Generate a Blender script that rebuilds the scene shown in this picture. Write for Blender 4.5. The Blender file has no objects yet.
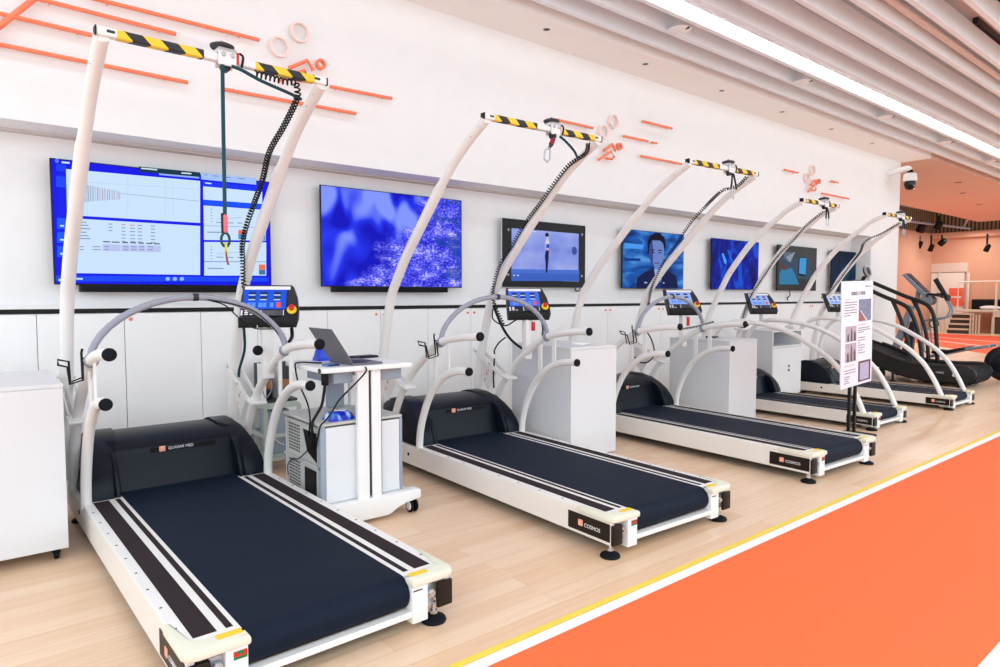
import bpy, bmesh, math, random
from mathutils import Vector, Matrix
random.seed(7)
sc = bpy.context.scene
COL = sc.collection
R = math.radians

# ------------------------------------------------------------------ camera
F, HY, VX, CH = 657.0, 296.5, 1310.0, 1.38
PITCH = math.atan((333.5 - HY) / F)
AZ = math.atan((VX - 500) * math.cos(PITCH) / F)
cd = bpy.data.cameras.new('camera'); cam = bpy.data.objects.new('camera', cd); COL.objects.link(cam)
cam.location = (0, 0, CH); cam.rotation_euler = (R(90) - PITCH, 0, AZ - R(90))
cd.sensor_width = 36; cd.lens = F * 36 / 1000; cd.clip_end = 200; sc.camera = cam
fw = Vector((math.cos(AZ) * math.cos(PITCH), math.sin(AZ) * math.cos(PITCH), -math.sin(PITCH)))
rt = Vector((math.sin(AZ), -math.cos(AZ), 0)); up = rt.cross(fw)
def ray(px, py): return fw + rt * (px - 500) / F + up * (333.5 - py) / F
def wp(px, py, Y):            # point of the plane y = Y seen at a pixel of the photograph
    r = ray(px, py); return Vector((0, 0, CH)) + r * (Y / r.y)
def xp(px, py, X):
    r = ray(px, py); return Vector((0, 0, CH)) + r * (X / r.x)

# ------------------------------------------------------------------ materials
def lin(c):
    c = c / 255.0
    return c / 12.92 if c <= 0.04045 else ((c + 0.055) / 1.055) ** 2.4
def rgb(*c): return (lin(c[0]), lin(c[1]), lin(c[2]), 1)
_M = {}
def mat(name, c, rough=0.5, metal=0.0, noise=0.03, scale=30, emit=0, bump=0, spec=0.4):
    if name in _M: return _M[name]
    m = bpy.data.materials.new(name); m.use_nodes = True; nt = m.node_tree; b = nt.nodes['Principled BSDF']
    b.inputs['Roughness'].default_value = rough; b.inputs['Metallic'].default_value = metal
    b.inputs['Specular IOR Level'].default_value = spec
    col = rgb(*c)
    if emit:
        b.inputs['Base Color'].default_value = (0.01, 0.01, 0.01, 1); b.inputs['Roughness'].default_value = 0.6
        b.inputs['Emission Color'].default_value = col; b.inputs['Emission Strength'].default_value = emit
        b.inputs['Specular IOR Level'].default_value = 0.02
    else:
        tc = nt.nodes.new('ShaderNodeTexCoord'); n = nt.nodes.new('ShaderNodeTexNoise')
        n.inputs['Scale'].default_value = scale; n.inputs['Detail'].default_value = 3
        r = nt.nodes.new('ShaderNodeValToRGB')
        r.color_ramp.elements[0].position = 0.3; r.color_ramp.elements[1].position = 0.7
        r.color_ramp.elements[0].color = tuple(v * (1 - noise) for v in col[:3]) + (1,)
        r.color_ramp.elements[1].color = tuple(min(1, v * (1 + noise)) for v in col[:3]) + (1,)
        nt.links.new(tc.outputs['Object'], n.inputs['Vector']); nt.links.new(n.outputs['Fac'], r.inputs['Fac'])
        nt.links.new(r.outputs['Color'], b.inputs['Base Color'])
        if bump:
            bp = nt.nodes.new('ShaderNodeBump'); bp.inputs['Strength'].default_value = bump; bp.inputs['Distance'].default_value = 0.002
            nt.links.new(n.outputs['Fac'], bp.inputs['Height']); nt.links.new(bp.outputs['Normal'], b.inputs['Normal'])
    _M[name] = m; return m
def E(c, s=1.0): return mat('glow_%d_%d_%d_%d' % (c[0], c[1], c[2], int(s * 100)), c, emit=s)

WALL = mat('white_wall_paint', (238, 240, 241), 0.7, noise=0.01, scale=6)
PANEL = mat('white_panel', (248, 248, 248), 0.45, noise=0.01, scale=4)
CEIL = mat('cream_ceiling_paint', (252, 251, 249), 0.75, noise=0.01, scale=4)
SLAT = mat('ceiling_baffle', (240, 246, 252), 0.6, noise=0.015, scale=8)
VOID = mat('ceiling_void', (212, 206, 206), 0.9, noise=0.08, scale=3)
SALMON = mat('salmon_paint', (218, 166, 140), 0.7, noise=0.02, scale=2)
SALMON2 = mat('salmon_ceiling', (222, 188, 174), 0.8, noise=0.02, scale=2)  # far soffit coloured salmon all over
TMW = mat('white_powder_coat', (238, 236, 233), 0.38, noise=0.01, scale=12)
TMW2 = mat('white_tube_paint', (239, 237, 234), 0.33, noise=0.01, scale=12)
BEIGE = mat('beige_side_panel', (238, 233, 226), 0.4, noise=0.01, scale=8)
WHT = mat('white_laminate', (240, 240, 240), 0.4, noise=0.01, scale=6)
BUMP = mat('rubber_bumper', (226, 226, 208), 0.5, noise=0.02, scale=20)
BLK = mat('black_plastic', (11, 11, 14), 0.45, noise=0.08, scale=40, spec=0.25)
BRN = mat('brown_black_plastic', (30, 21, 18), 0.4, noise=0.08, scale=40, spec=0.25)
RUB = mat('black_rubber', (12, 15, 22), 0.7, noise=0.1, scale=60, spec=0.2)
HOOD = mat('blue_black_hood', (11, 18, 31), 0.36, noise=0.06, scale=25, spec=0.2)
GRIP = mat('grip_tape', (48, 40, 44), 0.85, noise=0.25, scale=260, spec=0.15)
GREYT = mat('grey_tube', (150, 154, 168), 0.4, noise=0.03, scale=20)
CHR = mat('chrome', (200, 200, 205), 0.25, 1.0, noise=0.03)
ALU = mat('aluminium', (190, 196, 204), 0.35, 0.6, noise=0.03)
GBL = mat('grey_blue_metal', (150, 162, 176), 0.45, noise=0.04, scale=10)
GRN = mat('grey_green_metal', (178, 190, 180), 0.5, noise=0.03, scale=10)
DGR = mat('dark_grey_plastic', (40, 41, 46), 0.45, noise=0.06, scale=40)
TEAL = mat('teal_rope', (14, 66, 78), 0.7, noise=0.15, scale=200)
PINK = mat('pink_sleeve', (222, 110, 128), 0.6, noise=0.05)
RED = mat('red_plastic', (205, 40, 36), 0.4, noise=0.04)
YEL = mat('yellow_plastic', (242, 205, 40), 0.5, noise=0.03)
YGR = mat('yellow_green_paper', (216, 230, 50), 0.6, noise=0.03)
GREEN = mat('green_sticker', (30, 120, 70), 0.5, noise=0.03)
ORG = mat('orange_badge', (244, 130, 70), 0.5, noise=0.02)
ORB = mat('orange_bar_paint', (246, 132, 96), 0.5, noise=0.03, scale=14)
PNK = mat('pale_pink_ring', (249, 226, 219), 0.45, noise=0.02)
WTX = mat('white_print', (235, 235, 240), 0.5, noise=0.01)
BLUE = mat('blue_plastic', (36, 70, 215), 0.35, noise=0.1, scale=18)
LBL = mat('pale_blue_film', (190, 215, 245), 0.35, noise=0.05, scale=18)
GUN = mat('gunmetal_laptop', (112, 112, 118), 0.4, 0.3, noise=0.03)
PCG = mat('pc_case_grey', (196, 196, 192), 0.45, noise=0.03)

def floor_material():
    m = bpy.data.materials.new('maple_floor'); m.use_nodes = True; nt = m.node_tree; b = nt.nodes['Principled BSDF']
    tc = nt.nodes.new('ShaderNodeTexCoord')
    br = nt.nodes.new('ShaderNodeTexBrick'); br.offset = 0.37; br.squash = 1
    br.inputs['Scale'].default_value = 1; br.inputs['Brick Width'].default_value = 1.25; br.inputs['Row Height'].default_value = 0.115
    br.inputs['Mortar Size'].default_value = 0.0012; br.inputs['Mortar Smooth'].default_value = 0.3; br.inputs['Bias'].default_value = -0.25
    br.inputs['Color1'].default_value = rgb(241, 212, 183); br.inputs['Color2'].default_value = rgb(230, 190, 154); br.inputs['Mortar'].default_value = rgb(218, 178, 142)
    mp = nt.nodes.new('ShaderNodeMapping'); mp.inputs['Scale'].default_value = (1.6, 26, 1)
    n = nt.nodes.new('ShaderNodeTexNoise'); n.inputs['Scale'].default_value = 1.3; n.inputs['Detail'].default_value = 5; n.inputs['Distortion'].default_value = 0.6
    mx = nt.nodes.new('ShaderNodeMix'); mx.data_type = 'RGBA'; mx.blend_type = 'MULTIPLY'; mx.inputs['Factor'].default_value = 0.38
    r = nt.nodes.new('ShaderNodeValToRGB'); r.color_ramp.elements[0].position = 0.3; r.color_ramp.elements[1].position = 0.65
    r.color_ramp.elements[0].color = (0.80, 0.72, 0.66, 1); r.color_ramp.elements[1].color = (1, 1, 1, 1)
    nt.links.new(tc.outputs['Object'], br.inputs['Vector']); nt.links.new(tc.outputs['Object'], mp.inputs['Vector'])
    nt.links.new(mp.outputs['Vector'], n.inputs['Vector']); nt.links.new(n.outputs['Fac'], r.inputs['Fac'])
    nt.links.new(br.outputs['Color'], mx.inputs['A']); nt.links.new(r.outputs['Color'], mx.inputs['B'])
    nt.links.new(mx.outputs['Result'], b.inputs['Base Color'])
    b.inputs['Roughness'].default_value = 0.36; b.inputs['Specular IOR Level'].default_value = 0.45
    return m
def stripe_material(name, c1, c2, period, slope=1.0, vec=None):
    m = bpy.data.materials.new(name); m.use_nodes = True; nt = m.node_tree; b = nt.nodes['Principled BSDF']
    tc = nt.nodes.new('ShaderNodeTexCoord'); dot = nt.nodes.new('ShaderNodeVectorMath'); dot.operation = 'DOT_PRODUCT'
    dot.inputs[1].default_value = vec or (1 / period, 0.5 * slope / period, slope / period)
    fr = nt.nodes.new('ShaderNodeMath'); fr.operation = 'FRACT'; gt = nt.nodes.new('ShaderNodeMath'); gt.operation = 'GREATER_THAN'; gt.inputs[1].default_value = 0.5
    mx = nt.nodes.new('ShaderNodeMix'); mx.data_type = 'RGBA'; mx.inputs['A'].default_value = rgb(*c1); mx.inputs['B'].default_value = rgb(*c2)
    nt.links.new(tc.outputs['Object'], dot.inputs[0]); nt.links.new(dot.outputs['Value'], fr.inputs[0]); nt.links.new(fr.outputs[0], gt.inputs[0])
    nt.links.new(gt.outputs[0], mx.inputs['Factor']); nt.links.new(mx.outputs['Result'], b.inputs['Base Color']); b.inputs['Roughness'].default_value = 0.5
    return m
def belt_material():
    m = bpy.data.materials.new('running_belt'); m.use_nodes = True; nt = m.node_tree; b = nt.nodes['Principled BSDF']
    tc = nt.nodes.new('ShaderNodeTexCoord'); n = nt.nodes.new('ShaderNodeTexNoise'); n.inputs['Scale'].default_value = 5; n.inputs['Detail'].default_value = 4
    r = nt.nodes.new('ShaderNodeValToRGB'); r.color_ramp.elements[0].color = rgb(12, 23, 39); r.color_ramp.elements[1].color = rgb(19, 32, 51)
    w = nt.nodes.new('ShaderNodeTexWave'); w.bands_direction = 'Y'; w.inputs['Scale'].default_value = 55; w.inputs['Distortion'].default_value = 0
    bp = nt.nodes.new('ShaderNodeBump'); bp.inputs['Strength'].default_value = 0.25; bp.inputs['Distance'].default_value = 0.002
    nt.links.new(tc.outputs['Object'], n.inputs['Vector']); nt.links.new(n.outputs['Fac'], r.inputs['Fac']); nt.links.new(r.outputs['Color'], b.inputs['Base Color'])
    nt.links.new(tc.outputs['Object'], w.inputs['Vector']); nt.links.new(w.outputs['Fac'], bp.inputs['Height']); nt.links.new(bp.outputs['Normal'], b.inputs['Normal'])
    b.inputs['Roughness'].default_value = 0.65; b.inputs['Specular IOR Level'].default_value = 0.15
    return m
def flower_screen():
    m = bpy.data.materials.new('blossom_picture'); m.use_nodes = True; nt = m.node_tree; b = nt.nodes['Principled BSDF']
    L = nt.links.new
    def N(t): return nt.nodes.new(t)
    tc = N('ShaderNodeTexCoord'); O = tc.outputs['Generated']
    n1 = N('ShaderNodeTexNoise'); n1.inputs['Scale'].default_value = 2.4; n1.inputs['Detail'].default_value = 1; n1.inputs['Distortion'].default_value = 0.35
    mp = N('ShaderNodeMapping'); mp.inputs['Rotation'].default_value = (0, R(-28), 0); mp.inputs['Scale'].default_value = (2.4, 1, 0.8); L(O, mp.inputs['Vector']); L(mp.outputs['Vector'], n1.inputs['Vector'])
    r1 = N('ShaderNodeValToRGB'); e = r1.color_ramp.elements; e[0].position = 0.40; e[0].color = rgb(4, 4, 190); e[1].position = 0.62; e[1].color = rgb(130, 150, 255)
    k = e.new(0.5); k.color = rgb(30, 50, 240); L(n1.outputs['Fac'], r1.inputs['Fac'])
    v = N('ShaderNodeTexNoise'); v.inputs['Scale'].default_value = 55; v.inputs['Detail'].default_value = 2; v.inputs['Distortion'].default_value = 0.3; L(O, v.inputs['Vector'])
    v2 = N('ShaderNodeTexNoise'); v2.inputs['Scale'].default_value = 9; v2.inputs['Detail'].default_value = 3; L(O, v2.inputs['Vector'])
    av = N('ShaderNodeMath'); av.operation = 'MULTIPLY_ADD'; av.inputs[1].default_value = 0.55; L(v2.outputs['Fac'], av.inputs[0])
    hv = N('ShaderNodeMath'); hv.operation = 'MULTIPLY'; hv.inputs[1].default_value = 0.6; L(v.outputs['Fac'], hv.inputs[0]); L(hv.outputs[0], av.inputs[2])
    r2 = N('ShaderNodeValToRGB'); e2 = r2.color_ramp.elements; e2[0].position = 0.44; e2[0].color = rgb(20, 14, 165); e2[1].position = 0.72; e2[1].color = rgb(205, 200, 255)
    k2 = e2.new(0.54); k2.color = rgb(62, 66, 240); k3 = e2.new(0.63); k3.color = rgb(120, 120, 252); L(av.outputs[0], r2.inputs['Fac'])
    sp = N('ShaderNodeSeparateXYZ'); L(O, sp.inputs['Vector'])
    nm = N('ShaderNodeTexNoise'); nm.inputs['Scale'].default_value = 6; nm.inputs['Detail'].default_value = 4; L(O, nm.inputs['Vector'])
    a1 = N('ShaderNodeMath'); a1.operation = 'MULTIPLY_ADD'; a1.inputs[1].default_value = -0.55; L(sp.outputs['Z'], a1.inputs[0]); L(sp.outputs['X'], a1.inputs[2])
    a2 = N('ShaderNodeMath'); a2.operation = 'MULTIPLY_ADD'; a2.inputs[1].default_value = 0.7; L(nm.outputs['Fac'], a2.inputs[0]); L(a1.outputs[0], a2.inputs[2])
    r3 = N('ShaderNodeValToRGB'); r3.color_ramp.elements[0].position = 0.50; r3.color_ramp.elements[1].position = 0.66; L(a2.outputs[0], r3.inputs['Fac'])
    mx = N('ShaderNodeMix'); mx.data_type = 'RGBA'; L(r3.outputs['Color'], mx.inputs['Factor']); L(r1.outputs['Color'], mx.inputs['A']); L(r2.outputs['Color'], mx.inputs['B'])
    g = N('ShaderNodeTexNoise'); g.inputs['Scale'].default_value = 7; L(O, g.inputs['Vector'])
    g2 = N('ShaderNodeMath'); g2.operation = 'MULTIPLY_ADD'; g2.inputs[1].default_value = 0.75; L(g.outputs['Fac'], g2.inputs[0]); L(sp.outputs['X'], g2.inputs[2])
    r4 = N('ShaderNodeValToRGB'); r4.color_ramp.elements[0].position = 0.99; r4.color_ramp.elements[0].color = (0, 0, 0, 1); r4.color_ramp.elements[1].position = 1.0; r4.color_ramp.elements[1].color = (.75, .75, .75, 1)
    s3 = N('ShaderNodeMath'); s3.operation = 'SUBTRACT'; s3.inputs[1].default_value = 0.28; L(g2.outputs[0], s3.inputs[0]); L(s3.outputs[0], r4.inputs['Fac'])
    mx2 = N('ShaderNodeMix'); mx2.data_type = 'RGBA'; L(r4.outputs['Color'], mx2.inputs['Factor']); L(mx.outputs['Result'], mx2.inputs['A']); mx2.inputs['B'].default_value = rgb(14, 60, 170)
    L(mx2.outputs['Result'], b.inputs['Emission Color']); b.inputs['Emission Strength'].default_value = 1.0
    b.inputs['Base Color'].default_value = (0.01, 0.01, 0.01, 1); b.inputs['Roughness'].default_value = 0.5; b.inputs['Specular IOR Level'].default_value = 0.02
    return m
def blend_screen(name, stops, scale=(1, 1, 1), rot=0, noise=0.0):
    m = bpy.data.materials.new(name); m.use_nodes = True; nt = m.node_tree; b = nt.nodes['Principled BSDF']; L = nt.links.new
    tc = nt.nodes.new('ShaderNodeTexCoord'); mp = nt.nodes.new('ShaderNodeMapping'); mp.inputs['Rotation'].default_value = (0, rot, 0); mp.inputs['Scale'].default_value = scale
    n = nt.nodes.new('ShaderNodeTexNoise'); n.inputs['Scale'].default_value = 2.5; n.inputs['Detail'].default_value = 2; n.inputs['Distortion'].default_value = noise
    r = nt.nodes.new('ShaderNodeValToRGB'); els = r.color_ramp.elements
    els[0].position, els[0].color = stops[0][0], rgb(*stops[0][1]); els[1].position, els[1].color = stops[-1][0], rgb(*stops[-1][1])
    for p, c in stops[1:-1]: k = els.new(p); k.color = rgb(*c)
    L(tc.outputs['Generated'], mp.inputs['Vector']); L(mp.outputs['Vector'], n.inputs['Vector']); L(n.outputs['Fac'], r.inputs['Fac'])
    L(r.outputs['Color'], b.inputs['Emission Color']); b.inputs['Emission Strength'].default_value = 1.0
    b.inputs['Base Color'].default_value = (0.01, 0.01, 0.01, 1); b.inputs['Roughness'].default_value = 0.5; b.inputs['Specular IOR Level'].default_value = 0.02
    return m
FLOOR = floor_material(); BELT = belt_material()
HAZ = stripe_material('hazard_tape', (28, 30, 38), (246, 206, 40), 0.148, 1.0)
DSLAT = stripe_material('dark_wood_slats', (58, 42, 30), (150, 118, 84), 0.26, 0.0, (0, 7.5, 0))

# ------------------------------------------------------------------ mesh builder
class MB:
    def __init__(s): s.bm = bmesh.new(); s.mi = 0
    def _tag(s, faces):
        for f in faces: f.material_index = s.mi
    def box(s, x0, x1, y0, y1, z0, z1, bev=0.0, seg=2, rot=None, piv=None):
        v = [s.bm.verts.new((x, y, z)) for z in (z0, z1) for y in (y0, y1) for x in (x0, x1)]
        q = [(0, 2, 3, 1), (4, 5, 7, 6), (0, 1, 5, 4), (2, 6, 7, 3), (0, 4, 6, 2), (1, 3, 7, 5)]
        f = [s.bm.faces.new([v[i] for i in k]) for k in q]; s._tag(f)
        if bev > 0:
            ed = list({e for g in f for e in g.edges})
            o = bmesh.ops.bevel(s.bm, geom=ed, offset=bev, segments=seg, affect='EDGES', profile=0.5)
            s._tag(o['faces']); v = list({w for g in o['faces'] for w in g.verts} | {w for w in v if w.is_valid})
        if rot is not None:
            p = Vector(piv) if piv else Vector(((x0 + x1) / 2, (y0 + y1) / 2, (z0 + z1) / 2))
            bmesh.ops.transform(s.bm, matrix=Matrix.Translation(p) @ rot @ Matrix.Translation(-p), verts=v)
        return s
    def prism(s, pts, ax, a, b, bev=0.0):
        def P(p, t): return {'x': (t, p[0], p[1]), 'y': (p[0], t, p[1]), 'z': (p[0], p[1], t)}[ax]
        A = [s.bm.verts.new(P(p, a)) for p in pts]; B = [s.bm.verts.new(P(p, b)) for p in pts]; n = len(pts)
        f = [s.bm.faces.new(A), s.bm.faces.new(B[::-1])]
        f += [s.bm.faces.new((A[i], A[(i + 1) % n], B[(i + 1) % n], B[i])) for i in range(n)]; s._tag(f)
        if bev > 0:
            ed = list({e for g in f[:2] for e in g.edges})
            o = bmesh.ops.bevel(s.bm, geom=ed, offset=bev, segments=2, affect='EDGES', profile=0.5); s._tag(o['faces'])
        return s
    def poly(s, pts):
        s._tag([s.bm.faces.new([s.bm.verts.new(p) for p in pts])]); return s
    def tube(s, pts, r, n=12, caps=True, closed=False):
        P = [Vector(p) for p in pts]; m = len(P); rr = r if isinstance(r, (list, tuple)) else [r] * m
        T = []
        for i in range(m):
            if closed: d = P[(i + 1) % m] - P[i - 1]
            else: d = P[min(i + 1, m - 1)] - P[max(i - 1, 0)]
            T.append(d.normalized() if d.length > 1e-9 else Vector((0, 0, 1)))
        a = Vector((0, 0, 1)) if abs(T[0].z) < 0.9 else Vector((1, 0, 0))
        u = (a - T[0] * a.dot(T[0])).normalized(); rings = []
        for i in range(m):
            u = u - T[i] * u.dot(T[i]); u = u.normalized() if u.length > 1e-6 else T[i].orthogonal().normalized()
            w = T[i].cross(u)
            rings.append([s.bm.verts.new(P[i] + (u * math.cos(2 * math.pi * k / n) + w * math.sin(2 * math.pi * k / n)) * rr[i]) for k in range(n)])
        f = []
        for i in range(m if closed else m - 1):
            A, B = rings[i], rings[(i + 1) % m]
            f += [s.bm.faces.new((A[k], A[(k + 1) % n], B[(k + 1) % n], B[k])) for k in range(n)]
        if caps and not closed: f += [s.bm.faces.new(rings[0][::-1]), s.bm.faces.new(rings[-1])]
        s._tag(f); return s
    def lathe(s, prof, c, d=(0, 0, 1), n=24):
        q = Vector(d).normalized().to_track_quat('Z', 'Y'); c = Vector(c); rings = []
        for r, z in prof:
            if r < 1e-6: rings.append([s.bm.verts.new(c + q @ Vector((0, 0, z)))])
            else: rings.append([s.bm.verts.new(c + q @ Vector((r * math.cos(2 * math.pi * k / n), r * math.sin(2 * math.pi * k / n), z))) for k in range(n)])
        f = []
        for A, B in zip(rings, rings[1:]):
            for k in range(n):
                if len(A) == 1 and len(B) == 1: continue
                if len(A) == 1: f.append(s.bm.faces.new((A[0], B[k], B[(k + 1) % n])))
                elif len(B) == 1: f.append(s.bm.faces.new((A[k], A[(k + 1) % n], B[0])))
                else: f.append(s.bm.faces.new((A[k], A[(k + 1) % n], B[(k + 1) % n], B[k])))
        if len(rings[0]) > 1: f.append(s.bm.faces.new(rings[0][::-1]))
        if len(rings[-1]) > 1: f.append(s.bm.faces.new(rings[-1]))
        s._tag(f); return s
    def cyl(s, a, b, r, n=16): return s.tube([a, b], r, n)
    def ring(s, c, d, ro, ri, h, n=28):     # a short pipe
        q = Vector(d).normalized().to_track_quat('Z', 'Y'); c = Vector(c); V = []
        for r, z in ((ri, 0), (ro, 0), (ro, h), (ri, h)):
            V.append([s.bm.verts.new(c + q @ Vector((r * math.cos(2 * math.pi * k / n), r * math.sin(2 * math.pi * k / n), z))) for k in range(n)])
        f = []
        for i in range(4):
            A, B = V[i], V[(i + 1) % 4]
            f += [s.bm.faces.new((A[k], A[(k + 1) % n], B[(k + 1) % n], B[k])) for k in range(n)]
        s._tag(f); return s
    def ball(s, c, r, sc_=(1, 1, 1)):
        o = bmesh.ops.create_uvsphere(s.bm, u_segments=16, v_segments=10, radius=r)
        bmesh.ops.transform(s.bm, matrix=Matrix.Translation(c) @ Matrix.Diagonal((*sc_, 1)), verts=o['verts'])
        s._tag({f for v in o['verts'] for f in v.link_faces}); return s
    def build(s, name, mats, parent=None, ang=35, recalc=True, **props):
        if recalc: bmesh.ops.recalc_face_normals(s.bm, faces=s.bm.faces[:])
        me = bpy.data.meshes.new(name); s.bm.to_mesh(me); s.bm.free()
        for m in (mats if isinstance(mats, (list, tuple)) else [mats]): me.materials.append(m)
        for p in me.polygons: p.use_smooth = True
        me.set_sharp_from_angle(angle=R(ang))
        o = bpy.data.objects.new(name, me); COL.objects.link(o)
        if parent: o.parent = parent
        for k, v in props.items(): o[k] = v
        return o
def thing(name, label, cat, loc=(0, 0, 0), rz=0, group=None):
    o = bpy.data.objects.new(name, None); COL.objects.link(o); o.empty_display_size = 0.1
    o.location = loc; o.rotation_euler = (0, 0, rz); o['label'] = label; o['category'] = cat
    if group: o['group'] = group
    return o
def tag(o, label, cat, group=None):
    o['label'] = label; o['category'] = cat
    if group: o['group'] = group
    return o
def spl(pts, k=6):          # Catmull-Rom through the points
    P = [Vector(p) for p in pts]; out = []
    for i in range(len(P) - 1):
        p0 = P[i - 1] if i else P[0] * 2 - P[1]; p1, p2 = P[i], P[i + 1]; p3 = P[i + 2] if i + 2 < len(P) else P[-1] * 2 - P[-2]
        for j in range(k):
            t = j / k
            out.append(0.5 * ((2 * p1) + (p2 - p0) * t + (2 * p0 - 5 * p1 + 4 * p2 - p3) * t * t + (3 * p1 - p0 - 3 * p2 + p3) * t ** 3))
    return out + [P[-1]]
def helix(pts, rad, turns, per=8):
    P = [Vector(p) for p in pts]; d = [0]
    for a, b in zip(P, P[1:]): d.append(d[-1] + (b - a).length)
    tot = d[-1]; n = int(turns * per); out = []; j = 0
    for i in range(n + 1):
        s_ = tot * i / n
        while j < len(P) - 2 and d[j + 1] < s_: j += 1
        t = (s_ - d[j]) / max(1e-9, d[j + 1] - d[j]); c = P[j].lerp(P[j + 1], t); T = (P[j + 1] - P[j]).normalized()
        u = T.cross(Vector((0.3, 1, 0.2))).normalized(); w = T.cross(u); a = 2 * math.pi * i / per
        out.append(c + (u * math.cos(a) + w * math.sin(a)) * rad)
    return out
def text(name, body, size, mtx, m, parent, ext=0.0008):
    c = bpy.data.curves.new(name, 'FONT'); c.body = body; c.size = size; c.align_x = 'LEFT'; c.extrude = ext; c.resolution_u = 3
    t = bpy.data.objects.new(name, c); COL.objects.link(t); dg = bpy.context.evaluated_depsgraph_get()
    me = bpy.data.meshes.new_from_object(t.evaluated_get(dg)); bpy.data.objects.remove(t); bpy.data.curves.remove(c)
    me.name = name; me.transform(mtx); me.materials.clear(); me.materials.append(m)
    o = bpy.data.objects.new(name, me); COL.objects.link(o)
    if parent: o.parent = parent
    return o
S = 'structure'

# ------------------------------------------------------------------ the room
YW, YU, ZC, XE, XN = 5.45, 5.11, 3.97, 14.17, 12.92      # TV wall, upper wall, ceiling, wall end, niche end
MB().box(-4.5, 31.4, -7, 12.5, -0.12, 0).build('floor', FLOOR, kind=S)
TRACK = mat('orange_track_rubber', (251, 112, 60), 0.75, noise=0.05, scale=180)
TRACK2 = mat('orange_red_track_rubber', (244, 92, 52), 0.7, noise=0.05, scale=120)
LINEW = mat('white_line_paint', (246, 248, 250), 0.5, noise=0.01); LINEY = mat('yellow_line_paint', (240, 214, 78), 0.5, noise=0.03)
MB().box(-4.5, 29, -0.6, 1.872, 0, 0.004).build('floor_track', TRACK, kind=S)
MB().box(-4.5, 29, 1.872, 1.928, 0, 0.0045).build('trim_1', LINEW, kind=S)
MB().box(-4.5, 29, 1.938, 1.970, 0, 0.003).build('trim_2', LINEY, kind=S)
MB().box(-2, 29, 0.662, 0.72, 0.0041, 0.0052).build('trim_6', LINEW, kind=S)
ft = MB().prism([(18.9, 4.7), (26.2, 4.9), (27.6, 6.3), (28.2, 9.3), (24, 9.2)], 'z', 0, 0.004).build('floor_far_track', TRACK2, kind=S)
lm = MB()
for t in (0.3, 0.62):
    a = Vector((24, 9.2, 0)).lerp(Vector((28.2, 9.3, 0)), t); b = Vector((18.9, 4.7, 0)).lerp(Vector((26.2, 4.9, 0)), t)
    d = Vector((0.03, -0.03, 0)); lm.prism([(a - d).xy, (a + d).xy, (b + d).xy, (b - d).xy], 'z', 0.004, 0.006)
lm.build('lane_line', LINEW, ft)

SX = [0.3685 + 0.5235 * i for i in range(-9, 25)]
MB().box(-4.5, XN, YW + 0.012, YW + 0.2, 0, 2.62).build('wall_back', WALL, kind=S)
pr = bpy.data.objects['wall_back']
GAP = mat('panel_joint_shadow_gap', (150, 148, 148), 0.8)
PANELS = {}
for a, b in zip(SX, SX[1:]):
    if b > XN: b = XN
    PANELS[a] = MB().box(a + 0.0022, b - 0.0022, YW - 0.012, YW + 0.010, 0.07, 1.258, 0.0015, 1).build('panel', PANEL, pr)
    if b == XN: break
MB().box(-4.5, XN, YW, YW + 0.011, 0.0, 0.07).build('plinth', GAP, pr)
MB().box(-4.5, XN, YW - 0.006, YW + 0.013, 1.262, 1.294, 0.001, 1).build('trim_3', BLK, kind=S)
MB().box(-4.5, XN, YW - 0.010, YW + 0.013, 1.294, 1.325, 0.001, 1).build('trim_4', WALL, kind=S)
for i in (1, 5, 7, 11, 13, 21):          # little round locks, one on each side of a joint
    X = 0.3685 + 0.5235 * i
    for s in (-1, 1):
        pk = min(PANELS, key=lambda a: abs(a + 0.26 - (X + s * 0.26)))
        l = MB(); l.lathe([(0.013, 0), (0.013, 0.004), (0.009, 0.010), (0.004, 0.011), (0, 0.011)], (X + s * 0.042, YW - 0.012, 1.215), (0, -1, 0), 16)
        l.build('panel_lock', ORB, PANELS[pk])
# upper wall with the overhang above the screens
MB().box(-4.5, XN, YU, YW + 0.2, 2.475, 4.3).build('wall_upper', WALL, kind=S)
u = bpy.data.objects['wall_upper']
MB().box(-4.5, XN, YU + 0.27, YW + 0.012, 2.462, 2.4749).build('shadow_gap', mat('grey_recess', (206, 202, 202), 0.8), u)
MB().box(XN, XE, YU, YW + 0.4, 0, 4.3, 0.012, 2).build('wall_end', WALL, kind=S)
MB().box(XE - 0.2, XE, YW + 0.4, 9.9, 0, 4.3).build('wall_return', SALMON, kind=S)

# ceiling : soffit, baffles, light slot
ce = bpy.data.objects.new('ceiling', None); COL.objects.link(ce); ce['kind'] = S
SY = [4.42, 4.12, 3.835, 3.535, 3.26, 2.967, 2.663, 2.353, 2.035, 1.735, 1.435, 1.135, 0.835, 0.535, 0.235, -0.065, -0.365, -0.665]
MB().box(-2.4, XE, 4.6, YU + 0.02, ZC, 4.28).build('soffit', CEIL, ce)
MB().box(XE, 27.4, 4.6, 7.38, ZC, 4.28).build('far_soffit', SALMON2, ce)
MB().box(-2.4, 27.4, -1.2, 4.6, 4.26, 4.32).build('void_deck', VOID, ce)
for y in SY:
    MB().box(-2.4, 27.4, y - 0.058, y, ZC, 4.17, 0.004, 1).build('baffle', SLAT, ce)
MB().cyl((-2.4, 2.51, 4.06), (27.4, 2.51, 4.06), 0.035, 10).build('service_pipe', mat('pink_pipe', (226, 210, 206), 0.5), ce)
dk = MB()
for x0, x1, y in ((8.2, 9.6, 2.28), (10.5, 12.3, 2.30), (6.4, 7.3, 1.96), (7.7, 8.3, 1.96)): dk.box(x0, x1, y, y + 0.05, 4.19, 4.262)
dk.build('cable_tray', DGR, ce)
GLOW = mat('strip_lamp_glow', (255, 252, 248), emit=15)
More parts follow.
